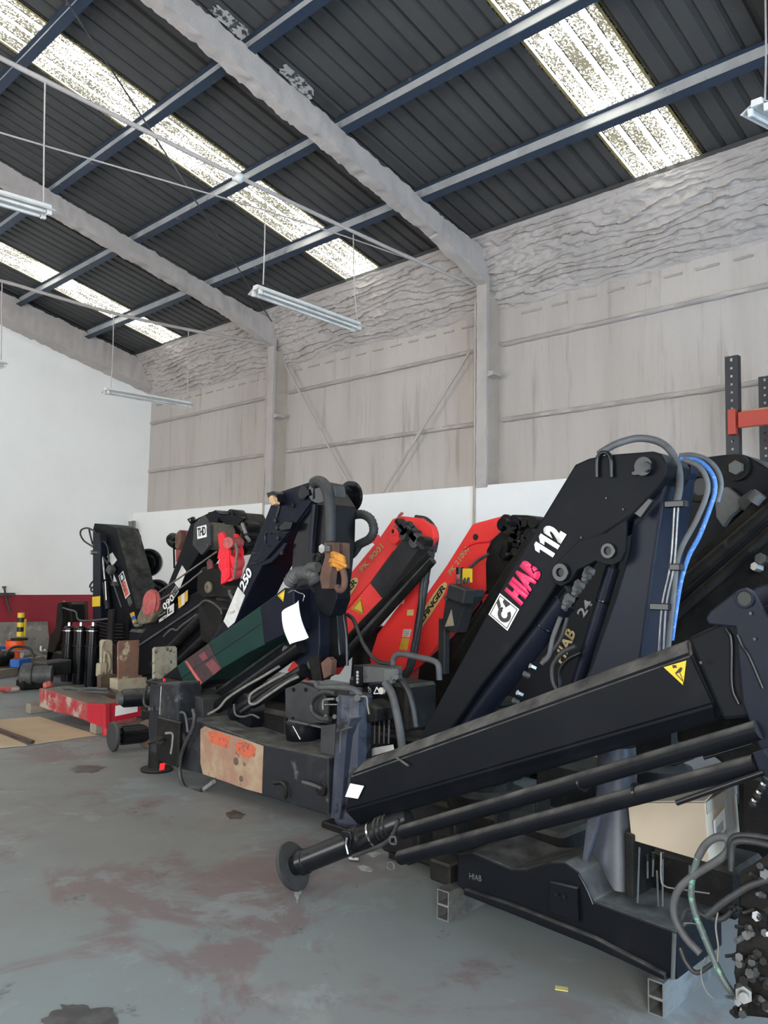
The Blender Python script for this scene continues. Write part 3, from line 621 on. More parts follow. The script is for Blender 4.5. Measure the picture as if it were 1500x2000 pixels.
tgm = grid_mesh(6, 6, curl); o = mk('paper_tag', tgm, M['paper'], A, recalc=False); o['label'] = 'small white paper tag on boom tip'
# base beam and what stands on it
XB = 3.05
prism('base_beam', A, M['black'], [(893, 1669), (922, 1665), (1000, 1697), (1030, 1697), (1075, 1683), (1103, 1683), (1130, 1702), (1160, 1760), (1180, 1768), (1321, 1820), (1322, 1915), (1294, 1908), (1160, 1838), (1000, 1775), (907, 1741), (893, 1730)], XB, .42, .008)
prism('bottom_flange', A, M['black'], [(905, 1736), (1000, 1768), (1160, 1832), (1296, 1903), (1300, 1916), (1160, 1851), (1000, 1786), (905, 1748)], XB-.03, .03, .006)
prism('gusset_plate', A, M['black'], [(1073, 1722), (1126, 1735), (1130, 1802), (1070, 1782)], XB-.022, .022, .004)
nuts('bolt', A, M['black_gloss'], [(1088, 1746), (1103, 1751)], XB-.022, .010, .008)
hose('weld_rib', A, M['black_gloss'], [(1130, 1708), (1138, 1722), (1148, 1742), (1158, 1766)], .006, XB-.002)
rod('corner_rib', A, M['greymetal'], (1317, 1822, XB-.004), (1314, 1912, XB-.004), .008)
fn = quadmap((918, 1716), (942, 1722), (918, 1704), XB)
lettering('cast_mark', A, M['greymetal'], 'HIAB', fn, .02)
boxp('side_bracket', A, M['grime'], P(860, 1703, 3.15)+Vector((.08, 0, 0)), (.18, .13, .10), bev=.01)
bm = bmesh.new(); c = P(1178, 1748, 3.2)+Vector((.12, 0, 0)); s_lathe(bm, c, (0, 0, 1), [(-.05, .13), (0, .13), (.03, .115), (.42, .085), (.60, .08)], 24); mk('column', bm, M['columngrey'], A, smooth=40)
prism('column_web', A, M['columngrey'], [(1146, 1600), (1172, 1592), (1140, 1700), (1133, 1706)], 3.15, .03)
boxp('valve_rack', A, M['grime'], P(1300, 1720, 3.28)+Vector((.25, 0, -.02)), (.30, .50, .20), bev=.02)
prism('end_plate', A, M['grime'], [(1219, 1625), (1236, 1632), (1236, 1770), (1222, 1765)], 3.2, .2)
for i, (x0, y0, x1, y1) in enumerate(((1249, 1655, 1245, 1768), (1265, 1672, 1265, 1715), (1276, 1668, 1275, 1712), (1294, 1668, 1294, 1770), (1283, 1700, 1286, 1770), (1347, 1690, 1346, 1705))):
    l = rod('control_lever', A, M['greymetal'], (x0, y0, 3.18), (x1, y1, 3.18), .004)
    if i in (1, 2, 3): bm = bmesh.new(); s_cyl(bm, P(x0, y0-3, 3.18), P(x0, y0+9, 3.18), .008); mk('lever_knob', bm, M['black_gloss'], l, smooth=40)
hose('thin_pipe', A, M['hoselight'], [(1291, 1665), (1291, 1715), (1299, 1731), (1330, 1737), (1385, 1745)], .003, 3.17)
# stabiliser leg swung up, foot plate toward the floor
L0, L1 = P(572, 1692, 2.80), P(782, 1607, 2.98); ax = (L1-L0).normalized(); LL = (L1-L0).length
leg = bpy.data.objects.new('stabilizer_leg', None); COL.objects.link(leg); leg.parent = A
def legpart(name, prof, m, s0): 
    bm = bmesh.new(); s_lathe(bm, L0+ax*s0, ax, prof, 28); return mk(name, bm, m, leg, smooth=35)
legpart('foot_plate', [(-.012, 0), (-.012, .118), (-.006, .122), (.010, .122), (.012, .10), (.012, 0)], M['darkgrey'], 0)
legpart('outer_tube', [(.012, .05), (.05, .05), (.055, .062), (.09, .062), (.095, .057), (LL*.55, .057), (LL*.56, .064), (LL*.70, .064), (LL*.71, .060), (LL*.97, .058), (LL*1.08, .05)], M['black_gloss'], 0)
legpart('chrome_ring', [(LL*.755, .0605), (LL*.757, .066), (LL*.772, .066), (LL*.774, .0605)], M['steel'], 0)
for s in (.60, .64, .82, .86, .90): legpart('tube_ring', [(LL*s, .058), (LL*s+.002, .0665), (LL*s+.008, .0665), (LL*s+.01, .058)], M['black'], 0)
prism('swivel_bracket', leg, M['black_gloss'], [(663, 1628), (668, 1622), (683, 1625), (686, 1640), (681, 1665), (675, 1662), (671, 1640)], 2.76, .02)
bm = bmesh.new(); s_tube(bm, [P(678, 1635, 2.75), P(676, 1650, 2.75), P(680, 1668, 2.75)], .006, 8); mk('lock_handle', bm, M['steel'], leg, smooth=50)
hose('leg_hose', leg, M['rubber'], [(690, 1672), (735, 1655), (760, 1640), (772, 1620), (778, 1600)], .010, 2.86)
# valve bank and hoses at the right hand end
vb = prism('valve_block', A, M['grime'], [(1442, 1705), (1505, 1665), (1600, 1650), (1600, 2030), (1500, 1990), (1448, 1985), (1432, 1900), (1440, 1800)], 2.72, .30, .01)
random.seed(5)
for i in range(34):
    px = random.uniform(1436, 1500); py = random.uniform(1690, 1975)
    c = P(px, py, 2.715); r = random.uniform(.008, .017); bm = bmesh.new()
    s_nut(bm, c, (-1, random.uniform(-.6, .2), random.uniform(-.3, .5)), r, random.uniform(.015, .04))
    s_cyl(bm, c, c+Vector((-random.uniform(.02, .05), random.uniform(-.02, .02), random.uniform(-.01, .03))), r*.6, seg=10)
    mk('fitting', bm, M['pipe'] if i % 5 == 4 else (M['greymetal'] if i % 3 == 0 else M['grime']), vb, smooth=35)
bm = bmesh.new(); c = P(1452, 1937, 2.70); s_nut(bm, c, (-1, -.4, .1), .026, .03); s_cyl(bm, c, c+Vector((-.05, -.02, .006)), .015, seg=14); o = mk('hex_plug', bm, M['tubesteel'], vb, smooth=30); o['label'] = 'bright hexagonal plug'
hose('hydraulic_hose', A, M['hosegrey'], [(1368, 1862), (1340, 1832), (1321, 1800), (1316, 1770), (1325, 1738), (1352, 1712), (1387, 1690), (1414, 1671), (1424, 1652), (1418, 1637), (1398, 1636), (1378, 1650), (1363, 1675)], .013, 2.74)
hose('hydraulic_hose', A, M['hosegreen'], [(1364, 1672), (1354, 1705), (1350, 1740), (1353, 1765), (1362, 1795), (1387, 1857), (1412, 1912), (1440, 1952), (1466, 1984)], .011, 2.74)
hose('hydraulic_hose', A, M['rubber'], [(1428, 1690), (1426, 1650), (1436, 1634), (1465, 1632), (1520, 1640)], .010, 2.72)
hose('hydraulic_hose', A, M['rubber'], [(1428, 1700), (1430, 1655), (1442, 1643), (1475, 1645), (1520, 1655)], .010, 2.70)
hose('hydraulic_hose', A, M['rubber'], [(1380, 1790), (1410, 1765), (1440, 1745), (1470, 1728), (1520, 1712)], .011, 2.70)
hose('hydraulic_hose', A, M['rubber'], [(1330, 1800), (1345, 1775), (1380, 1790), (1410, 1795), (1440, 1770)], .009, 2.80)
hose('hydraulic_hose', A, M['rubber'], [(1328, 1850), (1340, 1880), (1362, 1900), (1395, 1880)], .008, 2.80)
hose('wire', A, M['hoselight'], [(1378, 1870), (1370, 1890), (1371, 1915), (1381, 1938), (1395, 1952)], .0025, 2.78)
hose('wire', A, M['hoselight'], [(1402, 1782), (1398, 1810), (1403, 1850), (1401, 1880)], .003, 2.74)
hose('wire', A, M['hoselight'], [(1318, 1803), (1350, 1803), (1360, 1806), (1368, 1813)], .0025, 2.82)
for j in range(7):
    x = 1498-j*4.5; y = 1520+j*8; bm = bmesh.new(); s_lathe(bm, P(x, y, 2.76), P(1462, 1582, 2.76)-P(1498, 1520, 2.76), [(0, .004), (.001, .011), (.009, .011), (.010, .004)], 14); mk('fitting', bm, M['steel'] if j % 2 else M['grime'], A, smooth=35)
prism('slewing_housing', A, M['grime'], [(1320, 1390), (1660, 1380), (1660, 1720), (1462, 1660), (1458, 1535), (1395, 1480), (1320, 1450)], 3.32, .3, .02)
boxp('side_tank', A, M['grime'], P(1475, 1590, 3.25)+Vector((.15, 0, 0)), (.25, .16, .30), bev=.03)

# square tubes under the base beam
def sqtube(c0, dirv, L, a, w, label):
    d = Vector(dirv).normalized(); s = Vector((-d.y, d.x, 0)); bm = bmesh.new()
    c0 = Vector(c0)
    for (u0, v0, u1, v1) in ((-a/2, 0, a/2, w), (-a/2, a-w, a/2, a), (-a/2, w, -a/2+w, a-w), (a/2-w, w, a/2, a-w)):
        s_prism(bm, [c0+s*u0+Vector((0, 0, v0)), c0+s*u1+Vector((0, 0, v0)), c0+s*u1+Vector((0, 0, v1)), c0+s*u0+Vector((0, 0, v1))], d*L, 0)
    return tag(mk('square_tube', bm, M['tubesteel']), label, 'steel tube', 'steel tubes under the crane base')
t1 = G(858, 1795); t2 = G(1281, 1984)
sqtube((t1.x, t1.y-.02, 0.0), (1, .05, 0), .85, .068, .005, 'lower of two bare square tubes under the far end of the front base beam')
sqtube((t1.x, t1.y-.02, .068), (1, .05, 0), .85, .068, .005, 'upper of two bare square tubes under the far end of the front base beam')
sqtube((t2.x, t2.y, 0.0), (1, .03, 0), .45, .062, .005, 'lower of two square tubes under the near end of the front base beam')
sqtube((t2.x, t2.y, .062), (1, .03, 0), .45, .062, .005, 'upper of two square tubes under the near end of the front base beam')

# cardboard box
bx = thing('cardboard_box', P(1310, 1640, 3.2), 'taped pale cardboard box with a white address label resting behind the front crane cylinders', 'box')
X0 = 3.22
fl, fr, bl_, br_ = P(1226, 1568, X0), P(1377, 1568, X0), P(1233, 1641, X0), P(1386, 1686, X0)
rx = Vector((.36, .02, .015))
bm = bmesh.new(); s_prism(bm, [fl, fr, br_, bl_], rx, .004); mk('body', bm, M['boxcard'], bx)
up_ = (fl-bl_).normalized()
bm = bmesh.new(); s_prism(bm, [fl+up_*.003, fr+up_*.003, fr+rx*.48+up_*.02, fl+rx*.48+up_*.02], up_*.004, 0); mk('top_flap', bm, M['boxcard'], bx)
bm = bmesh.new(); s_prism(bm, [fl+rx+up_*.003, fr+rx+up_*.003, fr+rx*.5+up_*.035, fl+rx*.5+up_*.035], up_*.004, 0); mk('top_flap', bm, M['boxcard'], bx)
def onface(u, v, w=.003):           # end face of the box: u along x, v up
    return br_.lerp(br_+rx, u).lerp(fr.lerp(fr+rx, u), v) + Vector((0, -w, 0))
bm = bmesh.new(); s_prism(bm, [onface(u, v) for u, v in ((.55, .0), (.80, .0), (.80, 1), (.55, 1))], (0, -.001, 0), 0); mk('packing_tape', bm, M['tape'], bx)
bm = bmesh.new(); s_prism(bm, [onface(u, v, .002) for u, v in ((.02, .80), (1, .80), (1, 1), (.02, 1))], (0, -.001, 0), 0); mk('packing_tape', bm, M['tape'], bx)
al = bmesh.new(); s_prism(al, [onface(u, v, .004) for u, v in ((.17, .28), (.53, .36), (.53, .72), (.17, .64))], (0, -.001, 0), 0); al = mk('address_label', al, M['white'], bx)
bm = bmesh.new()
for k in range(12): s_prism(bm, [onface(u, v, .0055) for u, v in ((.24+k*.018, .34+k*.004), (.25+k*.018, .342+k*.004), (.25+k*.018, .50+k*.004), (.24+k*.018, .498+k*.004))], (0, -.0005, 0), 0)
mk('barcode', bm, M['greyprint'], al)

# ===== B: the tall folded crane with pink and white lettering
B = crane((3.6, 2.5, 0), 'black crane with pink HIAB and white 112 lettering on its raised boom')
X = 3.40
prism('inner_boom', B, M['black'], [(795, 1487), (820, 1440), (1000, 1110), (1123, 907), (1150, 895), (1185, 888), (1275, 881), (1293, 887), (1303, 905), (1301, 928), (1285, 953), (1236, 1006), (1130, 1075), (1076, 1160), (1035, 1222), (940, 1340), (850, 1470)], X, .24, .010)
prism('knuckle_plate', B, M['black'], [(1134, 1054), (1180, 1042), (1236, 1004), (1222, 1018), (1220, 1078), (1212, 1096), (1196, 1104), (1178, 1102), (1163, 1096), (1127, 1114), (1113, 1136), (1096, 1146), (1080, 1138), (1074, 1120), (1082, 1102), (1100, 1085)], X-.022, .024, .005)
boss('pin_eye', B, M['black_gloss'], 1190, 1076, X-.022, .036, .018, .016, M['blackprint'])
boss('pin_eye', B, M['black_gloss'], 1098, 1118, X-.022, .044, .020, .02, M['blackprint'])
hose('lifting_shackle', B, M['black_gloss'], [(1166, 932), (1166, 903), (1170, 890), (1178, 884), (1187, 886), (1193, 898), (1195, 932)], .011, X-.014)
pn = disc('knuckle_pin', B, M['black_gloss'], 1262, 912, X, .042, .03)
bm = bmesh.new(); s_nut(bm, P(1262, 912, X-.03), (-1, 0, 0), .024, .02); mk('pin_nut', bm, M['greymetal'], pn); 
prism('pin_lock', B, M['black_gloss'], [(1233, 922), (1240, 918), (1262, 920), (1262, 926), (1240, 929), (1233, 928)], X-.012, .012, .003)
prism('clamp_plate', B, M['black_gloss'], [(1237, 1003), (1266, 972), (1277, 977), (1251, 1013)], X-.02, .02, .005)
nuts('bolt', B, M['black_gloss'], [(1185, 973), (1218, 995), (1136, 1050)], X, .005, .006)
# lettering
fn = quadmap((1019, 1184), (1061, 1119), (986, 1153), X); lettering('lettering', B, M['pink'], 'HIAB', fn, .08, 1.04)['label'] = 'pink HIAB lettering'
fn = quadmap((1077, 1095), (1108, 1044), (1040, 1071), X); o = lettering('lettering', B, M['white'], '2', fn, .085, 1.0, .64, 1.0, 0, 1); o['label'] = 'white 2 of the 112 lettering'
for k in range(2):
    g1 = [(.10, 0), (.78, 0), (.78, 1), (.42, 1), (.0, .84), (.0, .64), (.36, .70), (.36, .0)]; g1 = [(.36, 0), (.80, 0), (.80, 1), (.46, 1), (.02, .82), (.02, .60), (.36, .68)]
    udecal('lettering', B, M['white'], fn, [(k*.31+u*.34, v) for u, v in g1], .0015)['label'] = 'white 1 of the 112 lettering'
fn = quadmap((992, 1232), (1015, 1190), (955, 1200), X)
lg = udecal('emblem', B, M['white'], fn, [(0, 0), (1, 0), (1, 1), (0, 1)], 0); lg['label'] = 'square white emblem with a black curl'
bm = bmesh.new()
for a, b in (((.05, .05), (.95, .08)), ((.05, .92), (.95, .95)), ((.05, .05), (.08, .95)), ((.92, .05), (.95, .95))): s_prism(bm, [fn(a[0], a[1], .002), fn(b[0], a[1], .002), fn(b[0], b[1], .002), fn(a[0], b[1], .002)], (.0006, 0, 0), 0)
arc = [(.44+.30*cos(t), .42+.30*sin(t)) for t in [radians(d) for d in range(60, 331, 15)]]; inn = [(.44+.14*cos(t), .42+.14*sin(t)) for t in [radians(d) for d in range(60, 331, 15)]]
for i in range(len(arc)-1): s_prism(bm, [fn(*arc[i], .002), fn(*arc[i+1], .002), fn(*inn[i+1], .002), fn(*inn[i], .002)], (.0006, 0, 0), 0)
s_prism(bm, [fn(u, v, .002) for u, v in ((.44, .72), (.62, .70), (.80, .92), (.60, .92))], (.0006, 0, 0), 0)
s_prism(bm, [fn(u, v, .002) for u, v in ((.70, .50), (.92, .40), (.92, .72), (.80, .72))], (.0006, 0, 0), 0)
s_prism(bm, [fn(.58+.05*cos(t*pi/4), .62+.05*sin(t*pi/4), .002) for t in range(8)], (.0006, 0, 0), 0)
mk('emblem_curl', bm, M['blackprint'], lg)
# outer boom hanging from the knuckle
prism('outer_boom', B, M['navy'], [(1290, 925), (1303, 925), (1276, 1103), (1250, 1300), (1240, 1400), (1100, 1400), (1153, 1303), (1200, 1170), (1227, 1080), (1238, 1000), (1262, 960)], X+.05, .30, .012)
prism('knuckle_cheek', B, M['navy'], [(1301, 903), (1338, 893), (1350, 905), (1350, 925), (1341, 942), (1310, 930)], X+.28, .08, .006)
rod('knuckle_tube', B, M['black'], (1270, 915, X+.05), (1320, 915, X+.36), .055)
for a, b, r, nm in (((1104, 1172), (872, 1474), .062, 'lift_cylinder'), ((1197, 1108), (1110, 1395), .033, 'outer_boom_cylinder')):
    c = rod(nm, B, M['navy'], (*a, X+.10), (*b, X+.10), r)
    p, q = P(*a, X+.10), P(*b, X+.10); d = (q-p).normalized()
    bm = bmesh.new(); s_lathe(bm, p+d*.16, d, [(0, r), (.003, r*1.04), (.01, r*1.04), (.013, r)]); mk('cylinder_collar', bm, M['black_gloss'], c, smooth=35)
    bm = bmesh.new(); s_cyl(bm, p-d*.06, p+d*.03, r*.75); mk('cylinder_eye', bm, M['black'], c, smooth=40)
hose('hydraulic_hose', B, M['hosegrey'], [(1170, 887, X+.02), (1180, 880, X+.02), (1207, 866, X+.05), (1247, 856, X+.1), (1287, 863, X+.13), (1312, 884, X+.13), (1325, 915, X+.12), (1327, 950, X+.10), (1321, 985, X+.08)], .017)
hose('steel_pipe', B, M['pipe'], [(1318, 985), (1310, 1100), (1293, 1185), (1286, 1290)], .007, X+.02)
hose('steel_pipe', B, M['pipe'], [(1325, 985), (1317, 1100), (1301, 1185), (1295, 1290)], .006, X+.02)
hose('hydraulic_hose', B, M['hoseblue'], [(1330, 896), (1358, 898), (1380, 912), (1394, 934), (1396, 960), (1386, 994), (1366, 1046), (1345, 1086), (1331, 1130), (1322, 1180), (1312, 1250)], .0105, X+.06)
hose('hydraulic_hose', B, M['hosegrey'], [(1336, 898), (1366, 912), (1381, 940), (1379, 970), (1360, 1016), (1334, 1064), (1322, 1100), (1316, 1160), (1304, 1270)], .012, X+.03)
hose('hydraulic_hose', B, M['hosegrey'], [(1328, 890), (1352, 889), (1380, 898), (1400, 918), (1408, 946), (1401, 980)], .012, X+.10)
for x, y, w in ((1321, 985, .09), (1322, 1108, .05), (1292, 1185, .09)): boxp('hose_clamp', B, M['black_gloss'], P(x, y, X+.02), (.05, w, .03), bev=.004)
# fittings and hoses between the boom and its cylinder
bm = bmesh.new()
for i in range(9):
    c = P(1100+i*6.5, 1190-i*9, X+.0); s_nut(bm, c+Vector((.02, 0, 0)), (-1, .3*(i % 3-1), .4), .013+.005*(i % 3), .035)
mk('valve_fittings', bm, M['greymetal'], B)
bm = bmesh.new(); s_tube(bm, [P(1095, 1205, X), P(1080, 1245, X), P(1072, 1280, X), P(1058, 1296, X)], .012, 10); mk('hydraulic_hose', bm, M['hosegrey'], B, smooth=60)
bm = bmesh.new(); s_tube(bm, [P(1108, 1206, X+.01), P(1096, 1245, X+.01), P(1080, 1270, X+.01), P(1060, 1290, X+.01)], .010, 10); mk('hydraulic_hose', bm, M['rubber'], B, smooth=60)
for x, y in ((1045, 1305), (1033, 1320), (1020, 1357), (1012, 1372)):
    bm = bmesh.new(); s_nut(bm, P(x, y, X-.0), (-1, .5, .5), .014, .03); mk('fitting', bm, M['steel'] if y % 2 else M['greymetal'], B)
hose('hydraulic_hose', B, M['rubber'], [(1125, 1262), (1098, 1275), (1080, 1300), (1080, 1330), (1090, 1350)], .013, X+.02)
hose('hydraulic_hose', B, M['black_gloss'], [(1135, 1275), (1110, 1288), (1094, 1310), (1094, 1345)], .011, X+.02)
pedestal(B, 3.45, 2.75, span=1.2)
boxp('column_head', B, M['grime'], (3.66, 2.75, .72), (.30, .34, .40), bev=.03)

# ===== H: black crane behind, gold lettering
H = crane((4.9, 2.3, 0), 'dusty black crane standing behind at the right edge, gold lettering low on its boom')
X = 4.6
prism('inner_boom', H, M['black'], [(900, 1460), (990, 1310), (1100, 1090), (1240, 945), (1345, 902), (1382, 892), (1420, 887), (1450, 887), (1466, 893), (1500, 913), (1545, 960), (1540, 1010), (1450, 1010), (1405, 1080), (1330, 1190), (1130, 1440), (1020, 1440)], X, .35, .012)
pn = disc('knuckle_pin', H, M['grime'], 1440, 914, X, .075, .03); bm = bmesh.new(); s_nut(bm, P(1440, 914, X-.03), (-1, 0, 0), .04, .03); mk('pin_nut', bm, M['greymetal'], pn)
boss('pin_eye', H, M['grime'], 1368, 951, X, .09, .052, .03, M['blackprint'])
ob = prism('outer_boom', H, M['grime'], [(1620, 870), (1500, 955), (1345, 1095), (1255, 1195), (1285, 1295), (1400, 1275), (1500, 1150), (1640, 1040)], X-.28, .24, .012)
for k, (dx, r) in enumerate(((0, .035), (16, .022), (30, .03))):
    rod('boom_cylinder', H, M['black'] if k % 2 else M['grime'], (1610, 905+dx*1.4, X-.33), (1290, 1178+dx*1.6, X-.33), r)
rod('valve_body', H, M['greymetal'], (1471, 980, X-.36), (1485, 964, X-.36), .035)
prism('link_arm', H, M['greymetal'], [(1403, 955), (1420, 950), (1450, 975), (1448, 990), (1425, 1010), (1412, 1030), (1398, 1010), (1396, 975)], X-.06, .05, .008)
prism('link_arm', H, M['darkgrey'], [(1440, 975), (1468, 955), (1480, 965), (1455, 1000), (1445, 992)], X-.10, .06, .008)
bm = bmesh.new(); s_nut(bm, P(1492, 1095, X-.34), (-1, 0, .2), .03, .05); s_nut(bm, P(1485, 1110, X-.34), (-1, .3, .2), .022, .05); mk('fitting', bm, M['steel'], H)
fn = quadmap((1100, 1300), (1126, 1237), (1083, 1285), X); lettering('lettering', H, M['gold'], 'HIAB', fn, .03)['label'] = 'tan gold HIAB lettering'
fn = quadmap((1141, 1207), (1160, 1178), (1126, 1198), X); lettering('lettering', H, M['greyprint'], '24', fn, .03)['label'] = 'scuffed white figures'
pedestal(H, 4.72, 2.4)
boxp('column_head', H, M['grime'], (4.95, 2.4, .80), (.34, .4, .60), bev=.03)
# ===== C: the crane with white figures 250 and a green jib
C = crane((3.95, 5.2, 0), 'black crane with white 250 on its raised boom and a dark green jib below')
X = 4.0
prism('inner_boom', C, M['navy'], [(538, 963), (608, 940), (618, 950), (618, 972), (600, 1000), (570, 1038), (514, 1103), (493, 1142), (453, 1228), (420, 1300), (380, 1300), (437, 1213)], X, .30, .010)
prism('knuckle_plate', C, M['navy'], [(541, 966), (606, 944), (614, 952), (614, 972), (570, 1032), (516, 1096), (508, 1100), (500, 1092), (540, 1000)], X-.018, .018, .005)
prism('outer_boom', C, M['black_gloss'], [(608, 962), (622, 958), (638, 985), (636, 1060), (630, 1120), (620, 1190), (566, 1175), (572, 1060)], X+.02, .30, .010)
rod('knuckle_tube', C, M['black_gloss'], (622, 960, X+.0), (672, 968, X+.45), .085)
bm = bmesh.new(); c = P(682, 970, X+.47); s_lathe(bm, c, (1, 0, .05), [(0, .08), (.0, .125), (.03, .125), (.035, .10), (.035, 0)], 26); mk('knuckle_cheek', bm, M['black_gloss'], C, smooth=40)
disc('knuckle_pin', C, M['black_gloss'], 597, 963, X-.018, .052, .03)
prism('pin_lock', C, M['black_gloss'], [(583, 968), (590, 960), (602, 955), (604, 966), (590, 975), (584, 976)], X-.05, .025, .004)
prism('bracket', C, M['black_gloss'], [(520, 963), (533, 959), (540, 964), (543, 980), (534, 986), (526, 981)], X-.10, .10, .005)
o = prism('wood_wedge', C, M['woodtan'], [(524, 972), (530, 967), (535, 972), (537, 984), (531, 987), (526, 981)], X-.13, .05, .004); o['label'] = 'pale splintered wood wedged in the bracket'
prism('cheek_bracket', C, M['black_gloss'], [(543, 1031), (558, 1017), (571, 1020), (566, 1034), (548, 1037)], X-.06, .045, .006)
hose('weld_rib', C, M['black_gloss'], [(549, 977), (544, 1000), (541, 1010)], .012, X-.02)
bm = bmesh.new(); s_tube(bm, [P(531, 1042, X-.02), P(521, 1040, X-.02), P(518, 1052, X-.02), P(521, 1064, X-.02), P(527, 1066, X-.02)], .007, 8); s_tube(bm, [P(535, 1040, X-.02), P(560, 1043, X-.02)], .007, 8); mk('hand_grip', bm, M['black_gloss'], C, smooth=50)
for x, y in ((541, 1017), (544, 1031), (546, 1051), (575, 987), (553, 1080)): bm = bmesh.new(); s_nut(bm, P(x, y, X-.016), (-1, 0, 0), .018, .02); mk('bolt', bm, M['black_gloss'], C)
bm = bmesh.new()
for x, y in ((497, 1081), (503, 1092), (493, 1101)):
    for k in range(3): s_cyl(bm, P(x-5+k*4, y+(k % 2), X-.004), P(x+2+k*4, y-(k % 2), X-.004), .007, seg=8)
mk('rivet_cluster', bm, M['blackprint'], C)['kind'] = 'stuff'
prism('knuckle_rib', C, M['navy'], [(507, 1103), (514, 1104), (530, 1098), (552, 1076), (560, 1062), (555, 1060), (545, 1072), (528, 1090), (514, 1097)], X-.03, .02, .003)
# lettering and white stripe
fn = quadmap((475, 1157), (493, 1127), (463, 1141), X); fn = quadmap((477, 1158), (494, 1120), (468, 1143), X); lettering('lettering', C, M['white'], '250', fn, .035, .95)['label'] = 'white 250 lettering'
o = decal('paint_stripe', C, M['whitedirty'], [(465, 1146), (479, 1163), (459, 1215), (446, 1226), (437, 1213)], X, .003); o['label'] = 'long white stripe with scribbled writing'
fn = quadmap((446, 1201), (461, 1196), (445, 1195), X); lettering('scribble', C, M['greyprint'], '2 Laser', fn, .0, 1, shear=.3)
# flat hose pack over the knuckle and the loop at the back
hose('hose_sleeve', C, M['darkgrey'], [(612, 944), (622, 940), (634, 947), (642, 968), (645, 1000), (645, 1058)], .042, X-.02, seg=12)
hose('hose_sleeve', C, M['navy'], [(615, 985), (611, 1030), (607, 1080)], .022, X-.01)
prism('sleeve_clip', C, M['greymetal'], [(643, 948), (653, 948), (656, 960), (655, 970), (646, 968)], X-.0, .10, .004)
hose('hose_loop', C, M['darkgrey'], [(672, 1030), (682, 1012), (697, 1005), (712, 1006), (725, 1016), (730, 1036), (722, 1052), (708, 1060), (693, 1068), (678, 1082), (664, 1095)], .034, X+.40, seg=12, wob=.07)
hose('hydraulic_hose', C, M['rubber'], [(705, 1065), (690, 1085), (672, 1095)], .02, X+.40)
# jib head with rusty plates and hook
prism('rusty_plate', C, M['rust'], [(634, 1061), (640, 1058), (651, 1060), (652, 1096), (646, 1120), (643, 1150), (628, 1150), (624, 1128), (629, 1105), (634, 1088)], X-.30, .06, .005)
prism('rusty_plate', C, M['rust'], [(656, 1059), (671, 1060), (671, 1110), (660, 1112), (656, 1095)], X-.22, .06, .005)
bm = bmesh.new(); s_nut(bm, P(639, 1072, X-.32), (-1, 0, 0), .032, .05); mk('pin_nut', bm, M['steel'], C)
prism('jib_head', C, M['black'], [(625, 1110), (655, 1105), (658, 1170), (646, 1203), (634, 1203), (616, 1185), (612, 1130)], X-.22, .13, .008)
hk = hose('crane_hook', C, M['rust'], [(663, 1104), (669, 1112), (673, 1128), (672, 1145), (666, 1153), (660, 1150), (659, 1142)], .022, X-.30, seg=10); hk['label'] = 'rusty orange steel hook'
rp = bmesh.new(); random.seed(3)
for k in range(10): 
    p = P(655+random.uniform(0, 12), 1084+k*2.6, X-.31); s_tube(rp, [p+Vector((0, .05, .01)), p+Vector((-.02, .0, .012)), p+Vector((0, -.05, -.01)), p+Vector((.01, 0, -.015))], .013, 7)
o = mk('rope_lashing', rp, M['orangerope'], C, smooth=60); o['label'] = 'tangled orange rope lashing'
hose('hook_shank', C, M['rust'], [(664, 1084), (664, 1106)], .016, X-.30)
prism('link_plate', C, M['grime'], [(612, 1088), (622, 1076), (630, 1080), (628, 1100), (616, 1112)], X-.12, .06, .006)
boss('pin_eye', C, M['grime'], 621, 1091, X-.12, .04, .02, .02, M['blackprint'])
hose('rubber_boot', C, M['hosegrey'], [(565, 1140), (578, 1122), (596, 1118), (612, 1124), (618, 1140)], .05, X-.22, seg=12, wob=.1)
hose('rubber_boot', C, M['greymetal'], [(597, 1120), (606, 1108), (622, 1108)], .035, X-.24, seg=12)
# mast link below the jib head
prism('link_mast', C, M['navy'], [(560, 1150), (600, 1140), (622, 1165), (624, 1260), (617, 1330), (604, 1328), (582, 1300), (553, 1270), (560, 1210)], X-.16, .14, .008)
prism('link_mast', C, M['black_gloss'], [(628, 1190), (655, 1180), (664, 1280), (652, 1305), (630, 1300)], X-.06, .10, .008)
prism('link_plate', C, M['grime'], [(600, 1285), (622, 1280), (628, 1330), (610, 1328)], X-.20, .03, .005)
prism('rusty_plate', C, M['rust'], [(626, 1295), (640, 1283), (648, 1290), (646, 1318), (632, 1326)], X-.20, .05, .005)
for x, y in ((583, 1258), (562, 1270), (612, 1297)): disc('pin', C, M['greymetal'], x, y, X-.17, .035, .025)
hose('hydraulic_hose', C, M['black_gloss'], [(668, 1185), (676, 1240), (678, 1300)], .012, X-.1)
hose('hydraulic_hose', C, M['rubber'], [(678, 1200), (690, 1210), (700, 1235), (712, 1262), (735, 1290), (765, 1298)], .014, X+.1)
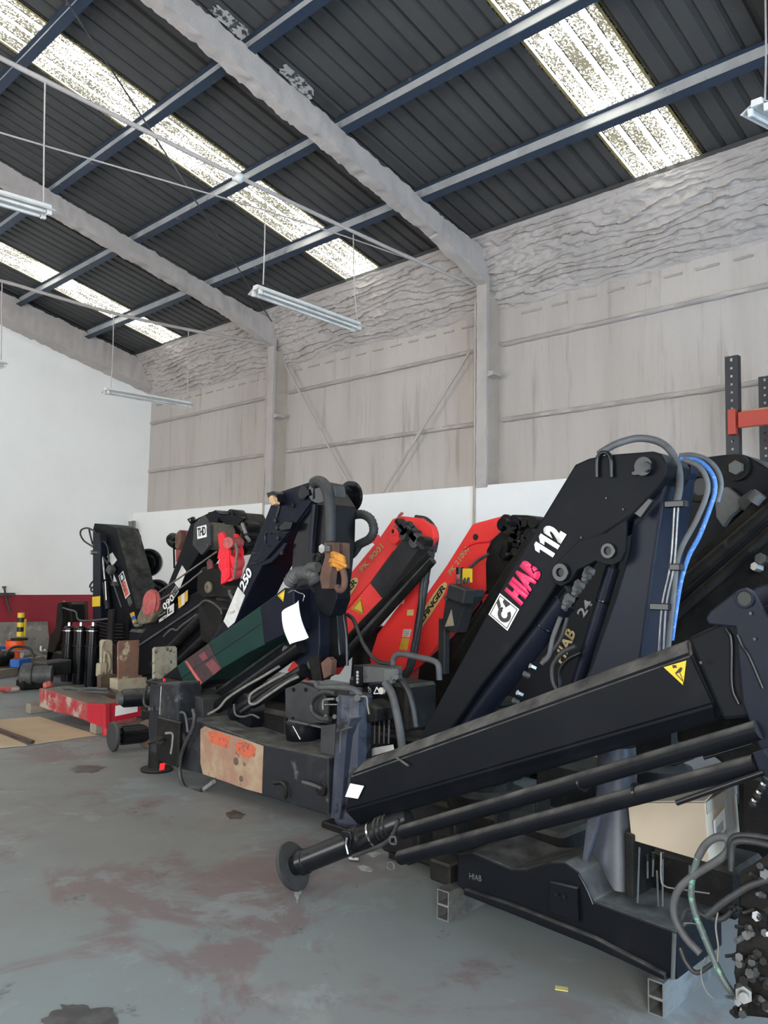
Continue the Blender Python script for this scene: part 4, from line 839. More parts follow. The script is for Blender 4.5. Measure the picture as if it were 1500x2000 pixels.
# jib lying across, in painted sections
XJ = 3.72
prism('jib_boom', C, M['black'], [(318, 1322), (358, 1291), (430, 1306), (395, 1340), (350, 1352), (322, 1345)], XJ, .26, .008)
g = prism('jib_section', C, M['green'], [(345, 1301), (447, 1227), (556, 1149), (567, 1235), (487, 1274), (430, 1308), (392, 1338), (362, 1346)], XJ-.015, .28, .008); g['label'] = 'dark green painted jib section'
prism('jib_section', C, M['navy'], [(508, 1184), (556, 1148), (574, 1150), (574, 1230), (516, 1258)], XJ-.028, .28, .006)
hose('seam', C, M['blackprint'], [(352, 1325), (430, 1272), (508, 1219)], .004, XJ-.016)
bm = bmesh.new()
o = decal('old_label', C, M['maroon'], [(358, 1292), (408, 1257), (434, 1306), (394, 1336)], XJ-.015, .003); o['label'] = 'dark red remains of an old label'
for q in (((389, 1280), (401, 1272), (408, 1285), (398, 1292)), ((402, 1297), (416, 1287), (433, 1305), (419, 1318)), ): decal('label_block', C, M['pinkfade'], q, XJ-.015, .006)
decal('label_edge', C, M['redfade'], [(362, 1292), (366, 1290), (396, 1334), (392, 1338)], XJ-.015, .006)
warn_triangle(C, [(543, 1163), (557, 1152), (554, 1175)], XJ-.028, True)
o = tagm = None
pb = bmesh.new()
def pap(u, v): 
    a = P(550+u*33, 1196-u*24, 3.62); b = P(566+u*37, 1259-u*14, 3.60); p = a.lerp(b, v); return p+Vector((-.02*sin(pi*v)-.015*sin(pi*u*2), 0, 0))
pb = grid_mesh(10, 12, pap); pp = mk('paper_sheet', pb, M['paper'], recalc=False); tag(pp, 'creased white paper sheet hung by wire from the crane with green jib', 'paper')
bm = bmesh.new(); s_tube(bm, [P(563, 1158, 3.6), P(573, 1153, 3.6), P(584, 1158, 3.6), P(594, 1162, 3.6), P(592, 1174, 3.6)], .004, 6); mk('hanging_wire', bm, M['steel'], pp, smooth=50)
# cylinders and hoses under the jib
rod('jib_cylinder', C, M['black_gloss'], (395, 1402, 3.80), (590, 1262, 3.80), .052)
rod('jib_cylinder', C, M['black_gloss'], (455, 1395, 3.78), (595, 1310, 3.78), .05)
rod('jib_cylinder', C, M['black'], (430, 1360, 3.90), (600, 1240, 3.90), .06)
bm = bmesh.new(); c = P(500, 1395, 3.9); s_lathe(bm, c, (-1, .2, 0), [(0, .0), (0, .17), (.12, .17), (.13, .14), (.13, 0)], 28); mk('cable_drum', bm, M['black'], C, smooth=40)
hose('hydraulic_hose', C, M['hoselight'], [(396, 1400), (426, 1384), (444, 1364), (477, 1342), (512, 1322), (545, 1302)], .010, 3.70)
hose('hydraulic_hose', C, M['hoselight'], [(582, 1322), (560, 1333), (520, 1360), (500, 1374), (489, 1374), (487, 1364), (493, 1353), (520, 1336), (556, 1316)], .010, 3.70)
hose('hydraulic_hose', C, M['rubber'], [(470, 1390), (500, 1370), (540, 1340), (580, 1318)], .012, 3.72)
hose('hydraulic_hose', C, M['hosegrey'], [(457, 1375), (460, 1395), (475, 1400), (492, 1396), (506, 1402)], .008, 3.68)
# stabiliser base
XB = 3.55
bb = prism('base_beam', C, M['beamblack'], [(345, 1402), (378, 1404), (514, 1453), (642, 1480), (642, 1594), (510, 1553), (391, 1511), (343, 1500)], XB, .40, .012)
o = prism('stripped_patch', C, M['beampatch'], [(391, 1424), (400, 1418), (414, 1424), (470, 1441), (514, 1457), (511, 1550), (478, 1541), (440, 1527), (396, 1512), (391, 1490)], XB-.006, .006, .003); o['label'] = 'bare cream and rust patch on the beam'
for q in ([(406, 1430), (420, 1427), (449, 1440), (448, 1462), (430, 1458), (410, 1450)], [(459, 1452), (470, 1447), (492, 1453), (500, 1462), (497, 1478), (484, 1481), (462, 1470)]):
    o = prism('primer_patch', C, M['beamorange'], q, XB-.0075, .002, .0); o['label'] = 'patch of flaking orange primer'
for x, y, r in ((461, 1487, .028), (471, 1521, .022)):
    disc('weld_hole', C, M['brownsteel'], x, y, XB-.006, r, .002)
hose('weld_rib', C, M['greymetal'], [(420, 1415), (470, 1431), (520, 1446), (560, 1458)], .006, XB+.22)
prism('beam_sleeve', C, M['darkgrey'], [(349, 1353), (362, 1350), (396, 1366), (396, 1402), (349, 1398)], XB+.10, .26, .006)
disc('slot', C, M['blackprint'], 367, 1378, XB+.10, .018, .003)
# left leg
lt = prism('stabilizer_leg', C, M['beamblack'], [(292, 1334), (348, 1333), (348, 1398), (349, 1480), (340, 1492), (292, 1470), (288, 1420)], XB-.05, .22, .02); 
rod('leg_rib', lt, M['steel'], (315, 1340, XB-.052), (312, 1395, XB-.052), .004)
boxp('leg_plate', lt, M['grime'], P(330, 1448, XB-.06), (.03, .32, .34), bev=.01)
c = P(306, 1500, XB+.05); bm = bmesh.new(); s_lathe(bm, Vector((c.x, c.y, 0)), (0, 0, 1), [(0, 0), (0, .125), (.012, .13), (.022, .125), (.03, .07), (.34, .068), (.36, .0)], 28); mk('leg_foot', bm, M['grime'], lt, smooth=40)
o = decal('reflector', lt, M['lens_red'], [(313, 1491), (324, 1489), (321, 1503), (312, 1505)], XB-.025, .004); o['label'] = 'red reflective sticker'
bm = bmesh.new(); s_cyl(bm, P(312, 1445, XB-.06), P(312, 1445, XB-.10), .035); s_cyl(bm, P(290, 1452, XB-.10), P(318, 1444, XB-.10), .009, seg=10); mk('lock_handle', bm, M['grime'], lt, smooth=40)
hose('lock_handle', lt, M['hoselight'], [(324, 1432), (337, 1433), (337, 1452), (334, 1472)], .010, XB-.075)
hose('hydraulic_hose', lt, M['rubber'], [(305, 1326), (293, 1330), (286, 1345), (281, 1365), (284, 1378), (298, 1384)], .011, XB-.03)
bm = bmesh.new(); s_nut(bm, P(298, 1384, XB-.06), (-1, 0, 0), .018, .03); mk('fitting', bm, M['steel'], lt)
disc('red_cap', lt, M['redbright'], 322, 1328, XB-.02, .014, .01)
boxp('top_cap', lt, M['grime'], P(318, 1332, XB+.05), (.20, .20, .03), bev=.006)
hose('hydraulic_hose', C, M['hosegrey'], [(345, 1394), (357, 1391), (363, 1400), (367, 1430)], .010, XB-.03)
hose('hydraulic_hose', C, M['rubber'], [(377, 1385), (380, 1400), (376, 1424), (361, 1455), (353, 1482), (351, 1511), (361, 1537), (384, 1546), (394, 1543)], .016, XB-.05)
hose('hydraulic_hose', C, M['hoselight'], [(388, 1546), (396, 1543), (408, 1534), (418, 1526)], .016, XB-.03)
# right leg
c = P(690, 1500, XB+.16); zb = G(690, 1600).z
bm = bmesh.new(); s_lathe(bm, Vector((c.x, c.y, .03)), (0, 0, 1), [(0, 0), (0, .10), (.03, .115), (.80, .115), (.815, .108), (.82, .05), (.85, .05), (.85, 0)], 12); o = mk('stabilizer_leg', bm, M['column'], C, smooth=20)
prism('leg_flange', o, M['column'], [(645, 1598), (656, 1424), (668, 1408), (684, 1404), (676, 1440), (668, 1560), (662, 1602)], XB+.02, .16, .008)
prism('leg_box', o, M['darkgrey'], [(626, 1418), (655, 1414), (652, 1478), (625, 1470)], XB+.04, .14, .008)
boxp('leg_base', o, M['grime'], (c.x, c.y, .02), (.26, .30, .04), bev=.006)
hose('leg_rib', o, M['greymetal'], [(688, 1420), (674, 1424), (666, 1432), (665, 1470)], .007, XB+.02)
hose('lock_handle', C, M['greymetal'], [(591, 1527), (606, 1531), (622, 1537), (628, 1540)], .012, XB-.03)
disc('handle_boss', C, M['grime'], 630, 1540, XB-.0, .045, .02)
hose('hand_grip', C, M['grime'], [(536, 1530), (552, 1530), (559, 1545), (557, 1560)], .012, XB-.03)
# control side: plate, valve block, levers
pl = prism('guard_plate', C, M['darkgrey'], [(557, 1345), (585, 1334), (618, 1346), (640, 1368), (640, 1412), (557, 1412)], XB+.10, .02, .004)
nuts('bolt', pl, M['black_gloss'], [(574, 1347), (598, 1347), (560, 1404), (573, 1404)], XB+.10, .014, .01)
boxp('guard_edge', pl, M['greymetal'], P(600, 1413, XB+.08), (.05, .34, .012), bev=.002)
bm = bmesh.new(); c = P(590, 1432, XB+.3); s_lathe(bm, c, (0, 0, 1), [(-.1, .06), (-.05, .11), (.08, .12), (.10, .1)], 20); mk('oil_motor', bm, M['black'], C, smooth=50)
bm = bmesh.new(); s_tube(bm, [P(640+32*cos(t), 1378+30*sin(t)*.9, XB+.06) for t in [radians(d) for d in range(-60, -300, -20)]], .018, 10); mk('hydraulic_hose', bm, M['rubber'], C, smooth=60)
hose('hydraulic_hose', C, M['hosegrey'], [(617, 1334), (625, 1342), (660, 1342), (690, 1346), (707, 1360)], .020, XB+.08)
hose('steel_pipe', C, M['hoselight'], [(631, 1386), (631, 1370), (637, 1366), (652, 1365)], .007, XB+.05)
hose('steel_pipe', C, M['hoselight'], [(706, 1360), (716, 1362), (718, 1378), (721, 1395)], .006, XB+.05)
rod('piston_rod', C, M['steel'], (635, 1376, XB+.08), (661, 1376, XB+.08), .007)
rod('piston_rod', C, M['steel'], (573, 1418, XB+.10), (587, 1444, XB+.10), .007)
for x, y, r, s in ((664, 1366, .022, .03), (704, 1364, .03, .05), (657, 1400, .02, .03), (640, 1400, .02, .03)): bm = bmesh.new(); s_nut(bm, P(x, y, XB+.08), (-1, -.4, .2), r*.8, s); mk('fitting', bm, M['greymetal'], C)
prism('valve_body', C, M['grime'], [(620, 1395), (660, 1370), (705, 1368), (735, 1385), (735, 1410), (660, 1420)], XB+.16, .2, .01)
cb = prism('control_box', C, M['greymetal'], [(706, 1301), (752, 1304), (752, 1332), (706, 1334)], XB+.30, .16, .006)
prism('gauge_panel', cb, M['black'], [(690, 1299), (707, 1301), (707, 1340), (690, 1342)], XB+.29, .18, .004)
for k in range(4): disc('indicator', cb, M['greyprint'], 699, 1313+k*6.5, XB+.29, .010, .006)
sb = prism('switch_box', C, M['black'], [(719, 1335), (750, 1332), (754, 1342), (752, 1360), (724, 1364), (718, 1352)], XB+.27, .05, .008)
bm = bmesh.new(); q = [(730, 1355), (736, 1342), (742, 1354)]
for i in range(3):
    a, b = q[i], q[(i+1) % 3]; s_cyl(bm, P(*a, XB+.265), P(*b, XB+.265), .0035, seg=8)
mk('warning_print', bm, M['white'], sb); disc('knob', sb, M['whitedirty'], 748, 1349, XB+.27, .022, .02)
fn = quadmap((729, 1363), (725, 1341), (723, 1363), XB+.27); lettering('print', sb, M['greyprint'], 'STOP', fn, .02)
for k in range(10): bm = bmesh.new(); s_nut(bm, P(762+6*(k % 4), 1312+9*(k//4), XB+.32), (-1, -.3, .1), .022, .05); mk('fitting', bm, M['greymetal'], C, smooth=30)
boxp('valve_bank', C, M['grime'], P(765, 1370, XB+.5), (.30, .55, .30), bev=.02)
for k in range(4):
    x = 731+k*9.3; l = rod('control_lever', C, M['greymetal'], (x+1, 1412, XB+.30), (x, 1452, XB+.30), .006); bm = bmesh.new(); s_cyl(bm, P(x+1, 1400, XB+.30), P(x+1, 1416, XB+.30), .012); mk('lever_knob', bm, M['black_gloss'], l, smooth=40)
rod('lever_bar', C, M['greymetal'], (690, 1397, XB+.28), (742, 1388, XB+.28), .006)
o = decal('name_plate', C, M['whitedirty'], [(728, 1461), (768, 1454), (770, 1464), (727, 1477)], XB+.33, .004)
hose('hydraulic_hose', C, M['hosegrey'], [(752, 1333), (764, 1352), (772, 1380), (780, 1420), (786, 1465)], .026, XB+.26)
hose('hydraulic_hose', C, M['rubber'], [(754, 1308), (775, 1320), (795, 1345), (806, 1380), (812, 1420)], .02, XB+.36)
hose('guard_rail', C, M['hosegrey'], [(767, 1302), (769, 1285), (782, 1277), (815, 1283), (845, 1290), (856, 1300), (858, 1328)], .020, XB+.55)
boxp('lower_frame', C, M['grime'], P(700, 1480, XB+.65), (.30, 1.4, .5), bev=.02)
boxp('lower_frame', C, M['black'], P(590, 1395, XB+.75), (.35, .9, .45), bev=.02)
boxp('column_foot', C, M['grime'], (4.1, 5.0, .3), (.5, .6, .6), bev=.03)

# ===== red cranes
def oval(par, fn, text, m=M['yellowpale']):
    n = 28; pts = []
    for i in range(n):                          # stadium shape
        a = 2*pi*i/n; u = .5+.5*math.copysign(abs(cos(a))**.55, cos(a)); v = .5+.5*math.copysign(abs(sin(a))**.9, sin(a)); pts.append((u, v))
    o = udecal('oval_sticker', par, m, fn, pts, .001); lettering('lettering', o, M['blackprint'], text, fn, .03, .9, .06, .94, .22, .78, .002, shear=.15); return o
F = crane((5.3, 5.4, 0), 'red crane with gold PK 9001 lettering behind the crane with green jib')
X = 5.0
prism('inner_boom', F, M['red'], [(560, 1310), (673, 1133), (740, 1052), (767, 1013), (785, 1008), (822, 1012), (843, 1028), (848, 1050), (838, 1072), (800, 1080), (767, 1076), (723, 1138), (673, 1195), (600, 1330)], X, .07, .010)
prism('jib_plate', F, M['red'], [(660, 1212), (723, 1139), (749, 1172), (679, 1262), (640, 1320), (620, 1300)], X-.16, .14, .008)
warn_triangle(F, [(687, 1189), (705, 1168), (711, 1200)], X-.16, True)
bm = bmesh.new()
prism('jib_boom', F, M['darkgrey'], [(722, 1138), (790, 1047), (800, 1046), (817, 1072), (748, 1171)], X-.17, .20, .008)
for k, (dx, r) in enumerate(((0, .035), (7, .022), (13, .03))): rod('jib_cylinder', F, M['grime'] if k != 1 else M['greymetal'], (842+dx*.3, 1082+dx, X-.20), (664+dx, 1266+dx*1.5, X-.20), r)
lu = prism('lifting_lug', F, M['red'], [(762, 1030), (770, 1028), (776, 1036), (778, 1056), (770, 1064), (760, 1058)], X-.12, .04, .005)
boss('lug_eye', F, M['red'], 769, 1038, X-.12, .035, .018, .015, M['blackprint'])
hose('bent_rod', F, M['redfade'], [(770, 1031), (774, 1020), (780, 1008), (786, 1002)], .012, X-.13)
prism('lug', F, M['red'], [(724, 1058), (728, 1047), (736, 1044), (740, 1052), (732, 1064)], X+.05, .03, .004)
random.seed(8)
for i in range(12):
    c = P(random.uniform(778, 838), 0, X-.22); px = random.uniform(780, 832); py = 1022+ (px-780)*.85+random.uniform(-8, 12)
    c = P(px, py, X-.22); bm = bmesh.new()
    if i % 3: s_box(bm, c, (.10, random.uniform(.05, .11), random.uniform(.04, .09)), Matrix.Rotation(random.uniform(.5, .9), 3, 'X'), .01)
    else: s_cyl(bm, c+Vector((.05, 0, 0)), c-Vector((.05, 0, 0)), random.uniform(.03, .05))
    mk('knuckle_part', bm, M['greymetal'] if i % 4 == 1 else (M['darkgrey'] if i % 2 else M['grime']), F, smooth=35)
hose('hydraulic_hose', F, M['rubber'], [(778, 1034), (786, 1026), (800, 1022), (806, 1030)], .018, X-.25)
hose('hydraulic_hose', F, M['rubber'], [(812, 1010), (832, 1014), (846, 1028), (853, 1048), (848, 1078)], .02, X+.12)
hose('hydraulic_hose', F, M['rubber'], [(818, 1012), (836, 1020), (848, 1036), (850, 1058), (845, 1085)], .016, X+.05)
fn = quadmap((709, 1119), (751, 1070), (702, 1110), X); lettering('lettering', F, M['gold'], 'PK 9001', fn, .028)['label'] = 'gold PK 9001 lettering'
oval(F, quadmap((645, 1212), (706, 1136), (632, 1198), X), 'PALFINGER')['label'] = 'pale yellow oval name sticker'
prism('column', F, M['red'], [(722, 1285), (737, 1238), (797, 1158), (818, 1132), (831, 1134), (813, 1200), (800, 1310), (726, 1310)], X+.08, .06, .008)
decal('sticker', F, M['yellowpale'], [(796, 1191), (808, 1190), (807, 1202), (795, 1202)], X+.08, .003)
decal('sticker', F, M['whitedirty'], [(780, 1176), (790, 1166), (789, 1180), (781, 1180)], X+.08, .003)
s1 = decal('text_plate', F, M['whitedirty'], [(789, 1229), (804, 1229), (800, 1244), (786, 1243)], X+.08, .003)
fn = quadmap((787.5, 1243), (800, 1243), (790, 1230), X+.08); 
for k, tx in enumerate(('DO NOT', 'LIFT ANGLE', 'FULL EXT')): lettering('print', s1, M['blackprint'], tx, fn, .0, 1, .06, .92, .08+.31*k, .28+.31*k, .002)
decal('sticker', F, M['yelloworange'], [(786, 1245), (800, 1246), (795, 1270), (780, 1268)], X+.08, .003)
hose('hydraulic_hose', F, M['rubber'], [(836, 1100), (831, 1130), (826, 1165), (818, 1215), (812, 1255), (802, 1300), (790, 1320)], .032, X-.02)
hose('hydraulic_hose', F, M['rubber'], [(829, 1110), (823, 1150), (819, 1200), (810, 1250), (795, 1312)], .018, X-.05)
pedestal(F, 5.05, 5.3, h=1.15)
# second red crane
Gc = crane((5.9, 4.3, 0), 'red crane with gold PK 21000 lettering, farther right of the other red crane')
X = 5.6
prism('inner_boom', Gc, M['red'], [(923, 1023), (983, 1007), (1000, 1020), (990, 1040), (957, 1056), (950, 1095), (956, 1162), (927, 1195), (870, 1242), (822, 1300), (770, 1340), (780, 1240), (833, 1160), (873, 1103)], X, .32, .010)
disc('bore', Gc, M['blackprint'], 929, 1049, X, .028, .003)  # flat black disc painted for the shade inside the hole; none is cut
hose('weld_rib', Gc, M['redbright'], [(905, 1075), (925, 1062), (957, 1058)], .008, X-.002)
fn = quadmap((882, 1125), (918, 1073), (875, 1117), X); lettering('lettering', Gc, M['gold'], 'PK 21000', fn, .028)['label'] = 'gold PK 21000 lettering'
oval(Gc, quadmap((812, 1246), (879, 1145), (800, 1232), X), 'PALFINGER')['label'] = 'pale yellow oval name sticker'
prism('knuckle', Gc, M['grime'], [(958, 1056), (984, 1032), (988, 1012), (1000, 1005), (1030, 1006), (1060, 1018), (1072, 1060), (1060, 1120), (1010, 1190), (950, 1190), (948, 1100)], X-.22, .22, .012)
random.seed(12)
for i in range(16):
    px = random.uniform(985, 1050); py = random.uniform(1012, 1090); c = P(px, py, X-.24); bm = bmesh.new()
    if i % 2: s_cyl(bm, c+Vector((.06, 0, 0)), c-Vector((.05, 0, 0)), random.uniform(.03, .06))
    else: s_box(bm, c, (.10, random.uniform(.06, .12), random.uniform(.06, .12)), Matrix.Rotation(random.uniform(.2, .9), 3, 'X'), .012)
    mk('knuckle_part', bm, M['grime'] if i % 3 else M['black'], Gc, smooth=35)
disc('knuckle_pin', Gc, M['grime'], 991, 1017, X-.22, .05, .03)
rod('jib_cylinder', Gc, M['grime'], (1050, 1040, X-.26), (900, 1262, X-.26), .05)
prism('jib_boom', Gc, M['black'], [(960, 1056), (1000, 1080), (890, 1290), (830, 1310), (935, 1180), (950, 1150), (950, 1075)], X-.20, .16, .01)
hose('bracket_arm', Gc, M['greymetal'], [(915, 1112), (935, 1094), (955, 1082)], .014, X-.24)
prism('red_hook', Gc, M['redbright'], [(941, 1165), (948, 1160), (956, 1168), (954, 1178), (949, 1172), (948, 1182), (942, 1178)], X-.26, .04, .004)
prism('slewing_housing', Gc, M['grime'], [(818, 1302), (930, 1200), (985, 1165), (985, 1440), (800, 1440)], 5.30, .3, .02)
pedestal(Gc, 5.65, 4.4, h=1.1)
cs = prism('control_stand', Gc, M['darkgrey'], [(862, 1226), (870, 1172), (881, 1150), (925, 1152), (926, 1165), (905, 1190), (890, 1236)], 5.15, .14, .006)
boxp('control_head', cs, M['darkgrey'], P(900, 1160, 5.08), (.14, .18, .12), Matrix.Rotation(.25, 3, 'X'), .01)
disc('button', cs, M['greymetal'], 873, 1168, 5.12, .02, .015)
boxp('stand_stem', cs, M['darkgrey'], P(867, 1262, 5.2), (.07, .07, .45), bev=.006)
decal('triangle_print', cs, M['greyprint'], [(869, 1224), (882, 1190), (887, 1222)], 5.15, .003)
decal('triangle_print', cs, M['gold'], [(873, 1220), (880, 1200), (883, 1220)], 5.15, .005)
o = boxp('yellow_tag', cs, M['yellow'], P(913, 1124, 5.08), (.02, .09, .11), bev=.003); o['label'] = 'yellow tag'
bm = bmesh.new()
o = rod('cap_tube', cs, M['blackprint'], (898, 1132, 5.10), (898, 1108, 5.10), .03); b2 = bmesh.new(); s_cyl(b2, P(897, 1137, 5.10), P(897.5, 1122, 5.10), .032); mk('red_band', b2, M['redfade'], o, smooth=40)
bm = bmesh.new()
for k in range(4): s_tube(bm, [P(892+k*7, 1140, 5.08), P(894+k*7, 1132-k, 5.06), P(900+k*5, 1140, 5.06)], .008, 6)
mk('cable_bunch', bm, M['greymetal'], cs, smooth=50)
# ===== D: black crane with a rope winch, letters THD
D = crane((5.35, 8.0, 0), 'black crane carrying a rope winch with a white THD label and red sheave plates')
X = 5.2
prism('inner_boom', D, M['black'], [(372, 1022), (385, 1012), (420, 996), (428, 1003), (420, 1040), (400, 1064), (388, 1082), (366, 1117), (346, 1158), (300, 1250), (250, 1270), (300, 1195), (327, 1144), (350, 1085)], X, .32, .010)
prism('tab', D, M['black'], [(365, 1014), (376, 1009), (380, 1016), (371, 1023)], X-.02, .03, .004); boss('tab_eye', D, M['black'], 372.5, 1016, X-.02, .02, .01, .008, M['whitedirty'])
wp = prism('winch_plate', D, M['darkgrey'], [(397, 1007), (410, 1027), (411, 1065), (393, 1084), (376, 1064), (379, 1023)], 4.85, .03, .004)
nuts('bolt', wp, M['greymetal'], [(390, 1016), (406, 1065), (383, 1062), (406, 1030)], 4.85, .012, .008)
fn = quadmap((386, 1053), (404.5, 1048.5), (385.2, 1029.5), 4.85)
lb = udecal('white_label', wp, M['white'], fn, [(0, 0), (1, 0), (1, 1), (0, 1)], 0); lb['label'] = 'white label reading THD'
lettering('lettering', lb, M['blackprint'], 'THD', fn, .03, .85, .08, .92, .18, .88, .002)
for k, v in enumerate(('I', 'I')): pass
c = P(395, 1046, 4.88); dr = bmesh.new(); prof = [(0, .0), (0, .15), (.02, .15), (.021, .135)]
n = 22
for i in range(n): prof += [(.025+.32*i/n, .138), (.025+.32*(i+.5)/n, .148)]
prof += [(.35, .15), (.352, .21), (.375, .21), (.375, 0)]
s_lathe(dr, c, (1, 0, 0), prof, 32); mk('rope_drum', dr, M['rope'], D, smooth=25)
c2 = c+Vector((.40, .0, .02)); bm = bmesh.new(); s_lathe(bm, c2, (1, 0, 0), [(0, 0), (0, .20), (.10, .22), (.14, .15), (.45, .14), (.47, .08), (.5, 0)], 24); mk('winch_motor', bm, M['grime'], D, smooth=40)
random.seed(21)
for i in range(18):
    px = random.uniform(452, 492); py = random.uniform(1008, 1066); cc = P(px, py, 5.3+random.uniform(-.1, .15)); bm = bmesh.new()
    if i % 3 == 0: s_cyl(bm, cc+Vector((.08, 0, 0)), cc-Vector((.08, 0, 0)), random.uniform(.05, .10))
    else: s_box(bm, cc, (.16, random.uniform(.08, .18), random.uniform(.08, .16)), Matrix.Rotation(random.uniform(-.5, .8), 3, 'X'), .02)
    mk('gear_part', bm, M['grime'] if i % 3 else M['black'], D, smooth=35)
prism('gear_bracket', D, M['black'], [(425, 1006), (470, 1008), (477, 1012), (465, 1026), (440, 1024), (428, 1014)], 4.95, .04, .006)
prism('gear_housing', D, M['grime'], [(405, 1000), (425, 998), (440, 1002), (455, 1008), (470, 1001), (480, 1002), (486, 1015), (494, 1035), (488, 1075), (440, 1085), (405, 1080)], 5.36, .25, .02)
for q in ((473, 1022, 480, 1042), (481, 1048, 487, 1056)): rod('grease_pipe', D, M['hoselight'], (q[0], q[1], 4.98), (q[2], q[3], 4.98), .018)
o = prism('sheave_plate', D, M['redbright'], [(425, 1043), (434, 1039), (438, 1046), (447, 1076), (447, 1096), (448, 1127), (440, 1137), (431, 1142), (432, 1093), (424, 1091), (428, 1070)], 4.72, .03, .005)
o = prism('sheave_plate', D, M['redbright'], [(456, 1042), (462, 1043), (467, 1058), (472, 1077), (471, 1100), (469, 1118), (459, 1133), (456, 1120), (457, 1070)], 4.90, .03, .005)
rod('sheave_roller', D, M['redbright'], (445, 1103, 4.73), (460, 1098, 4.90), .10)
rod('sheave_roller', D, M['redbright'], (446, 1122, 4.73), (461, 1118, 4.90), .07)
t_ = rod('guide_tube', D, M['redfade'], (445, 1060, 4.70), (467, 1060, 4.92), .055); 
hose('rope_end', D, M['rope'], [(460, 1062), (463, 1075), (461, 1095), (459, 1115), (456, 1130)], .014, 4.74)
prism('red_lug', D, M['pinkfade'], [(403, 1098), (408, 1091), (413, 1097), (414, 1110), (405, 1113)], 4.72, .02, .003)
prism('jib_knuckle', D, M['grime'], [(384, 1147), (386, 1120), (394, 1108), (424, 1100), (432, 1110), (434, 1145), (455, 1160), (452, 1168), (420, 1166), (402, 1168), (386, 1162)], 4.80, .24, .014)
bm = bmesh.new(); c = P(409, 1147, 4.80); s_lathe(bm, c, (-1, 0, 0), [(0, .06), (.02, .06), (.03, .045), (.03, .02), (.01, .015), (.01, 0)], 20); mk('pin', bm, M['khaki'], D, smooth=35)
hose('sling', D, M['hosegrey'], [(448, 1153), (450, 1162), (460, 1173), (478, 1181), (500, 1179), (515, 1174)], .016, 4.45)
prism('outer_boom', D, M['black'], [(255, 1262), (310, 1199), (384, 1155), (420, 1165), (440, 1200), (420, 1240), (330, 1310), (262, 1320)], 4.85, .26, .010)
hose('boom_edge', D, M['greymetal'], [(270, 1262), (330, 1222), (392, 1180)], .012, 4.84)
rod('jib_cylinder', D, M['grime'], (300, 1300, 4.78), (400, 1200, 4.78), .05)
rod('jib_cylinder', D, M['grime'], (330, 1310, 4.74), (420, 1225, 4.74), .035)
hose('hydraulic_hose', D, M['greymetal'], [(320, 1243), (335, 1229), (345, 1231), (355, 1222), (385, 1200)], .012, 4.76)
pw = prism('wear_block', D, M['grime'], [(386, 1185), (398, 1173), (412, 1176), (432, 1190), (430, 1240), (412, 1262), (392, 1250)], 4.68, .25, .02)
hose('weld_rib', D, M['greymetal'], [(388, 1183), (400, 1173), (415, 1177), (430, 1190), (433, 1200)], .01, 4.66)
o = decal('paint_stripe', D, M['whitedirty'], [(356, 1104), (364, 1116), (351, 1151), (341, 1138)], X, .004)
# stickers on the lower boom
for q, m in (((348, 1166, 354, 1162, 356, 1184, 349.5, 1188.5), 'yelloworange'), ((354, 1162, 361, 1157, 361, 1180, 356, 1184), 'whitedirty'), ((361, 1157, 367, 1152, 367, 1173, 361, 1178), 'yelloworange')):
    decal('reflective_stripe', D, M[m], [(q[0], q[1]), (q[2], q[3]), (q[4], q[5]), (q[6], q[7])], 4.83, .004)
fn = quadmap((322, 1193), (342, 1170), (317, 1182), 4.83); lettering('lettering', D, M['white'], '090', fn, .03)['label'] = 'white figures on the boom'
fn = quadmap((340, 1170), (350, 1155), (334, 1158), 4.83); lb = udecal('emblem', D, M['greyprint'], fn, [(0, 0), (1, 0), (1, 1), (0, 1)], 0); lettering('emblem_print', lb, M['blackprint'], 'GS', fn, .03, .8, .1, .9, .15, .85, .002)
o = decal('maker_plate', D, M['whitedirty'], [(327, 1187), (340, 1178), (340, 1196), (327, 1205)], 4.83, .004); fn = quadmap((329, 1200), (337, 1194), (329, 1190), 4.83); lettering('print', o, M['blackprint'], 'L', fn, .03, w=.002)
fn = quadmap((312, 1216), (327, 1206), (311, 1210), 4.83); lettering('lettering', D, M['white'], 'HIGOTO', fn, .03)
fn = quadmap((311, 1206), (325, 1197), (310, 1202), 4.83); lettering('lettering', D, M['greyprint'], 'service y taller', fn, .0)
for a in (((424, 1077, 4.80), (370, 1115, 4.6), (310, 1157, 4.8)), ((395, 1115, 4.78), (350, 1150, 4.6), (312, 1172, 4.8))): hose('winch_rope', D, M['rope'], a, .009)
hk = thing('hook_block', P(286, 1218, 4.85), 'greasy khaki hook block with a red sheave hanging on the winch ropes', 'hook block')
bm = bmesh.new(); c = P(296, 1178, 4.82); s_lathe(bm, c, (-.97, .05, .1), [(-.05, 0), (-.05, .12), (-.02, .14), (.0, .12), (.02, .14), (.05, .12), (.05, 0)], 28)
for v in bm.verts: v.co.z = c.z+(v.co.z-c.z)*1.1
mk('sheave', bm, M['redfade'], hk, smooth=35)
prism('side_plate', hk, M['khaki'], [(267, 1205), (276, 1185), (288, 1178), (296, 1185), (301, 1200), (292, 1216), (276, 1220), (268, 1218)], 4.78, .14, .02)
hose('hook', hk, M['khaki'], [(270, 1212), (264, 1217), (266, 1222), (275, 1220)], .02, 4.8)
prism('red_arm', D, M['redfade'], [(343, 1044), (350, 1035), (365, 1037), (356, 1065), (343, 1098)], X+.3, .10, .008)
prism('red_arm_link', D, M['rust'], [(341, 1046), (346, 1038), (352, 1035), (352, 1060), (346, 1075), (341, 1070)], X+.2, .08, .02)
hose('black_hook', D, M['black'], [(345, 1065), (336, 1060), (333, 1053), (338, 1049), (345, 1055)], .055, X+.28)
rod('thin_bar', D, M['black'], (339.5, 1070, X+.25), (340.5, 1110, X+.25), .012)
